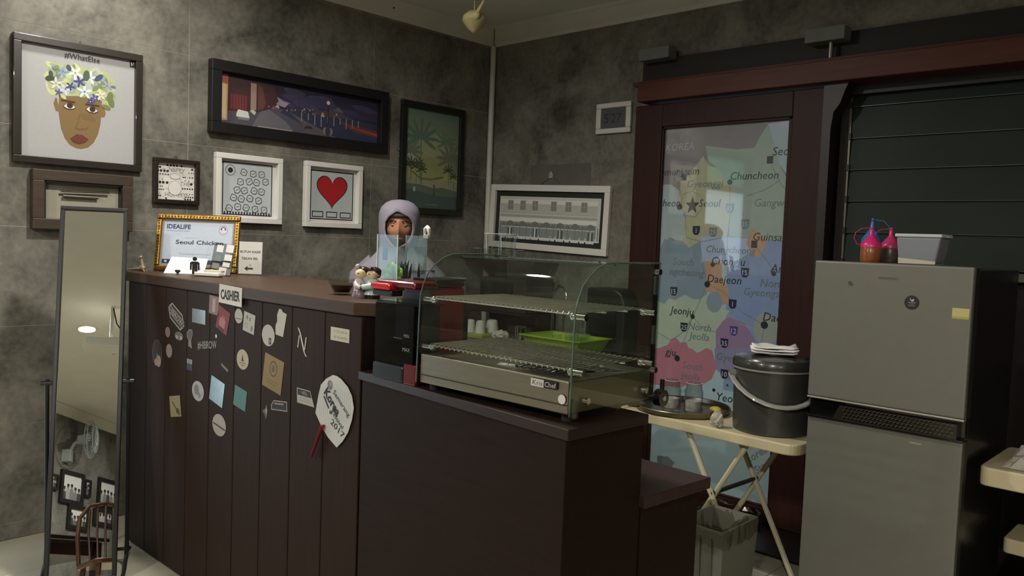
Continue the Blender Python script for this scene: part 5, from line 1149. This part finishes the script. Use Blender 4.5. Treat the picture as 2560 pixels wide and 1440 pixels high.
MB().ball((0,-.088,1.600), .055, .03, .018, n=20, m=10).out('under_scarf', M('inner_scarf', (92,70,70), .85), person, smooth=True)
b = MB(); b.lathe([(.13,1.37),(.195,1.33),(.185,1.2),(.165,1.06),(.185,.9),(.20,.72),(.195,.72),(.15,1.0)], 32, sx=1, sy=.74); b.out('tunic', TUNIC, person, smooth=True)
for s in (-1, 1):
    MB().tube([(s*.11,.012,1.345),(s*.185,.015,1.285),(s*.222,.0,1.06),(s*.195,-.15,.95),(s*.172,-.225,.915)], [.066,.062,.05,.043,.038], 14).out('sleeve', TUNIC, person, smooth=True)
    MB().tube([(s*.09,0,.84),(s*.10,0,.5),(s*.10,.025,.09)], [.105,.078,.062], 14).out('trouser_leg', TROU, person, smooth=True)
    MB().prism(rrect(s*.11-.045, s*.11+.045, -.17, .075, .04), 'z', 0, .055).out('shoe', BLACK, person, bevel=.012)

# ================================================================== STANDING MIRROR
n_ = Vector((.872, -.425, .242)).normalized(); az = math.atan2(.872, .425)      # local -y faces the room
mir = thing('standing_mirror', 'tall narrow black framed standing mirror in front of the grey wall', 'mirror', (-3.51, 1.19, .02), rz=az)
MWI, MHI, tl = .268, 1.60, math.asin(n_.z)
def leanrot(o): o.rotation_euler = (-tl, 0, 0); return o
for (x0,x1,z0,z1) in ((-MWI/2,MWI/2,MHI-.017,MHI),(-MWI/2,MWI/2,.0,.02),(-MWI/2,-MWI/2+.017,.02,MHI-.017),(MWI/2-.017,MWI/2,.02,MHI-.017)):
    leanrot(MB().box(x0,x1,-.012,.022,z0,z1).out('frame_bar', BLACK, mir, bevel=.003))
MIRR = M('mirror_silver', (226, 228, 224), .0, metal=1, var=0)
leanrot(MB().box(-MWI/2+.014, MWI/2-.014, -.0, .004, .015, MHI-.015).out('mirror_glass', MIRR, mir))
leanrot(MB().box(-MWI/2+.012, MWI/2-.012, .005, .02, .012, MHI-.012).out('back_board', BLACK, mir))
pz = .80; py = math.sin(tl)*pz
for s in (-1, 1):
    x = s*(MWI/2+.022)
    MB().tube([(x, py+.012, pz*1.02), (x, py+.012, .09), (x, py-.01, .03), (x, py-.10, .0), (x, py-.17, .0)], .0085, 8).out('stand_leg', BLACK, mir, smooth=True)
    MB().tube([(x, py+.012, .09), (x, py+.05, .03), (x, py+.16, .0)], .0085, 8).out('stand_leg', BLACK, mir, smooth=True)
    MB().cyl((s*(MWI/2-.002), py+.012, pz), (s*(MWI/2+.045), py+.012, pz), .010).out('pivot_knob', BLACKG, mir, smooth=True)
MB().tube([(-MWI/2-.022, py+.06, .035), (MWI/2+.022, py+.06, .035)], .008, 8).out('cross_bar', BLACK, mir, smooth=True)

# ================================================================== WHAT THE MIRROR SHOWS: OPPOSITE WALL
def wall_photo(label, xa, xb, za, zb, seed, dark=True):
    W_, H_ = abs(xb-xa), abs(za-zb)
    t = thing('photo_frame', label, 'picture', ((xa+xb)/2, YF+.001, (za+zb)/2), rz=math.pi)
    f_ = .05 if W_ > .3 else .03
    for (x0,x1,z0,z1) in ((-W_/2,W_/2,H_/2-f_,H_/2),(-W_/2,W_/2,-H_/2,-H_/2+f_),(-W_/2,-W_/2+f_,-H_/2+f_,H_/2-f_),(W_/2-f_,W_/2,-H_/2+f_,H_/2-f_)):
        MB().box(x0,x1,-.03,0,z0,z1).out('frame_bar', BLACK, t)
    P = Print(); r_ = random.Random(seed); P.rect(-W_/2+f_,-H_/2+f_,W_/2-f_,H_/2-f_,(196,198,196))
    nP = 5 if W_ > .3 else 2
    for k in range(nP):
        u = -W_/2+f_ + (W_-2*f_)*(k+.5)/nP; h = (H_-2*f_)*r_.uniform(.3,.5); c = r_.choice(((60,60,64),(150,150,152),(96,96,100),(120,118,120)))
        P.poly([(u-.04,-H_/2+f_),(u+.04,-H_/2+f_),(u+.035,-H_/2+f_+h),(u-.035,-H_/2+f_+h)], c); P.ell(u, -H_/2+f_+h+.03, .024, (120,112,108), .03); P.ell(u, -H_/2+f_+h+.045, .026, (44,42,44), .02)
    P.out('photo_print', t, (0, -.012, 0))
wall_photo('large dark framed group photograph high on the opposite wall', 2.71, 3.187, 2.208, 1.80, 1)
wall_photo('small narrow framed photograph right of the large group photograph', 3.20, 3.34, 2.155, 1.93, 2)
wall_photo('dark framed photograph of standing people near the mirror edge', 3.50, 3.99, 2.23, 1.86, 3)
wall_photo('white photograph of a row of heads under the large group photograph', 2.90, 3.34, 1.80, 1.50, 4)
wall_photo('low framed photograph behind the chair back', 3.44, 3.9, 1.83, 1.60, 5)
wall_photo('small framed photograph left of the large group photograph', 2.50, 2.66, 2.12, 1.93, 6)
# wall fan
t = thing('wall_fan', 'grey wall mounted fan with a round cage under the cornice', 'fan', (2.78, YF, 2.52), rz=math.pi-.35)
FG = M('fan_grey', (150, 156, 156), .4)
MB().box(-.06,.06,-.08,.04,-.22,-.06).out('wall_base', FG, t, bevel=.01); MB().tube([(0,-.04,-.1),(0,-.1,.02),(0,-.18,.06)], .022, 10).out('neck', FG, t, smooth=True)
MB().lathe([(0,-.07),(.06,-.06),(.07,.05),(.03,.08),(0,.08)], 24).moved(Matrix.Translation((0,-.20,.06)) @ Matrix.Rotation(math.pi/2, 4, 'X')).out('motor', FG, t, smooth=True)
q = MB(); R0 = .24
for yy, r in ((-.26,R0),(-.29,R0*1.0),(-.34,.18),(-.355,.10)): q.tube([(r*math.cos(a), yy, .06+r*math.sin(a)) for a in [2*math.pi*i/32 for i in range(32)]], .004, 5, closed=True)
for i in range(36):
    a = 2*math.pi*i/36; q.tube([(.04*math.cos(a),-.362,.06+.04*math.sin(a)),(.18*math.cos(a),-.342,.06+.18*math.sin(a)),(R0*math.cos(a),-.275,.06+R0*math.sin(a)),(.12*math.cos(a),-.225,.06+.12*math.sin(a))], .002, 4)
q.out('cage', FG, t); MB().cyl((0,-.365,.06),(0,-.355,.06), .05).out('cage_badge', FG, t)
for k in range(3):
    a = 2*math.pi*k/3; MB().prism([(.03,-.03),(.12,-.07),(.2,-.05),(.21,.02),(.12,.05),(.03,.03)], 'y', -.29, -.286).moved(Matrix.Translation((0,0,.06)) @ Matrix.Rotation(a, 4, 'Y')).out('blade', M('blade_grey', (120,130,134), .35), t)
# projector on the ceiling
t = thing('ceiling_projector', 'white projector hanging from a perforated ceiling pole', 'projector', (.03, -1.02, 2.60), rz=.95)
MB().box(-.17,.17,-.12,.12,-.04,.05).out('projector_body', WHITEP, t, bevel=.012); MB().cyl((.10,-.12,.0),(.10,-.135,.0), .035).out('lens', BLACKG, t, smooth=True); MB().box(.045,.075,-.02,.02,.05,.40).out('pole', WHITEP, t); 
for k in range(5): MB().cyl((.06,-.0205,.10+k*.06),(.06,-.019,.10+k*.06), .006).out('pole_hole', BLACK, t)
MB().box(-.02,.14,-.05,.05,.05,.058).out('mount_plate', WHITEP, t); MB().tube([(.10,.05,.03),(.16,.09,.10),(.10,.03,.22),(.065,.02,.38)], .006, 6).out('cable', BLACK, t, smooth=True)
# wooden chair and table seen low in the mirror
CHW = M('chair_wood', (86, 48, 28), .3, var=.2, scale=8, coat=.4); TBW = M('table_lacquer', (40, 16, 14), .15, var=.2, coat=.8)
t = thing('spindle_chair', 'brown wooden chair with an arched spindle back, seen in the mirror', 'chair', (-.98, -.18, 0), rz=3.81)
MB().prism(rrect(-.21,.21,-.20,.20,.06), 'z', .42, .455).out('seat', CHW, t, bevel=.008)
for x, y in ((-.17,-.16),(.17,-.16),(-.16,.16),(.16,.16)): MB().tube([(x,y,.42),(x*1.12,y*1.15,0)], [.019,.015], 8).out('leg', CHW, t, smooth=True)
arc = [(-.19,.17,.45),(-.205,.19,.65),(-.19,.215,.80),(-.12,.235,.89),(0,.24,.915),(.12,.235,.89),(.19,.215,.80),(.205,.19,.65),(.19,.17,.45)]
MB().tube(arc, .016, 8).out('back_hoop', CHW, t, smooth=True)
for x in (-.12,-.06,0,.06,.12): MB().tube([(x*.9,.175,.45),(x,.22,.70),(x*.95,.235,.895-abs(x)*.25)], .0085, 6).out('spindle', CHW, t, smooth=True)
for y in (-.165,.165): MB().tube([(-.175,y,.2),(.175,y,.2)], .010, 6).out('stretcher', CHW, t)
t = thing('dining_table', 'dark lacquered dining table behind the spindle chair, seen in the mirror', 'table', (-.55, -1.15, 0), rz=.2)
MB().prism(rrect(-.65,.45,-.38,.38,.05), 'z', .72, .755).out('tabletop', TBW, t, bevel=.006); MB().box(-.58,.38,-.31,.31,.62,.72).out('apron', TBW, t)
for x in (-.56,.36):
    for y in (-.3,.3): MB().box(x-.03,x+.03,y-.03,y+.03,0,.72).out('leg', TBW, t, bevel=.004)

# ================================================================== RECESSED CEILING LAMPS AND TWO ADDED FILL LAMPS
for i, (x, y, wt, spr) in enumerate(DOWN):
    t = thing('ceiling_downlight', ('round recessed lamp above the cashier counter', 'round recessed lamp near the projector, seen in the mirror', 'round recessed lamp over the middle of the counters', 'added unseen fill lamp behind the camera on the door side', 'added unseen fill lamp by the far right wall')[i], 'lamp', (x, y, ZC))
    MB().lathe([(.075,0),(.1,0),(.1,-.006),(.08,-.012),(.075,-.004)], 36).out('lamp_ring', WHITEP, t, smooth=True)
    MB().lathe([(0,-.002),(.076,-.002),(.076,-.004),(0,-.004)], 32).out('lamp_lens', M('lamp_lens', (255, 246, 226), .5, var=0, emit=14), t)
    ld = bpy.data.lights.new('lamp_light', 'AREA'); ld.shape = 'DISK'; ld.size = .15; ld.energy = wt; ld.color = LAMP_COL; ld.spread = math.radians(spr)
    lo = bpy.data.objects.new('lamp_light', ld); COL.objects.link(lo); lo.parent = t; lo.location = (0, 0, -.016)
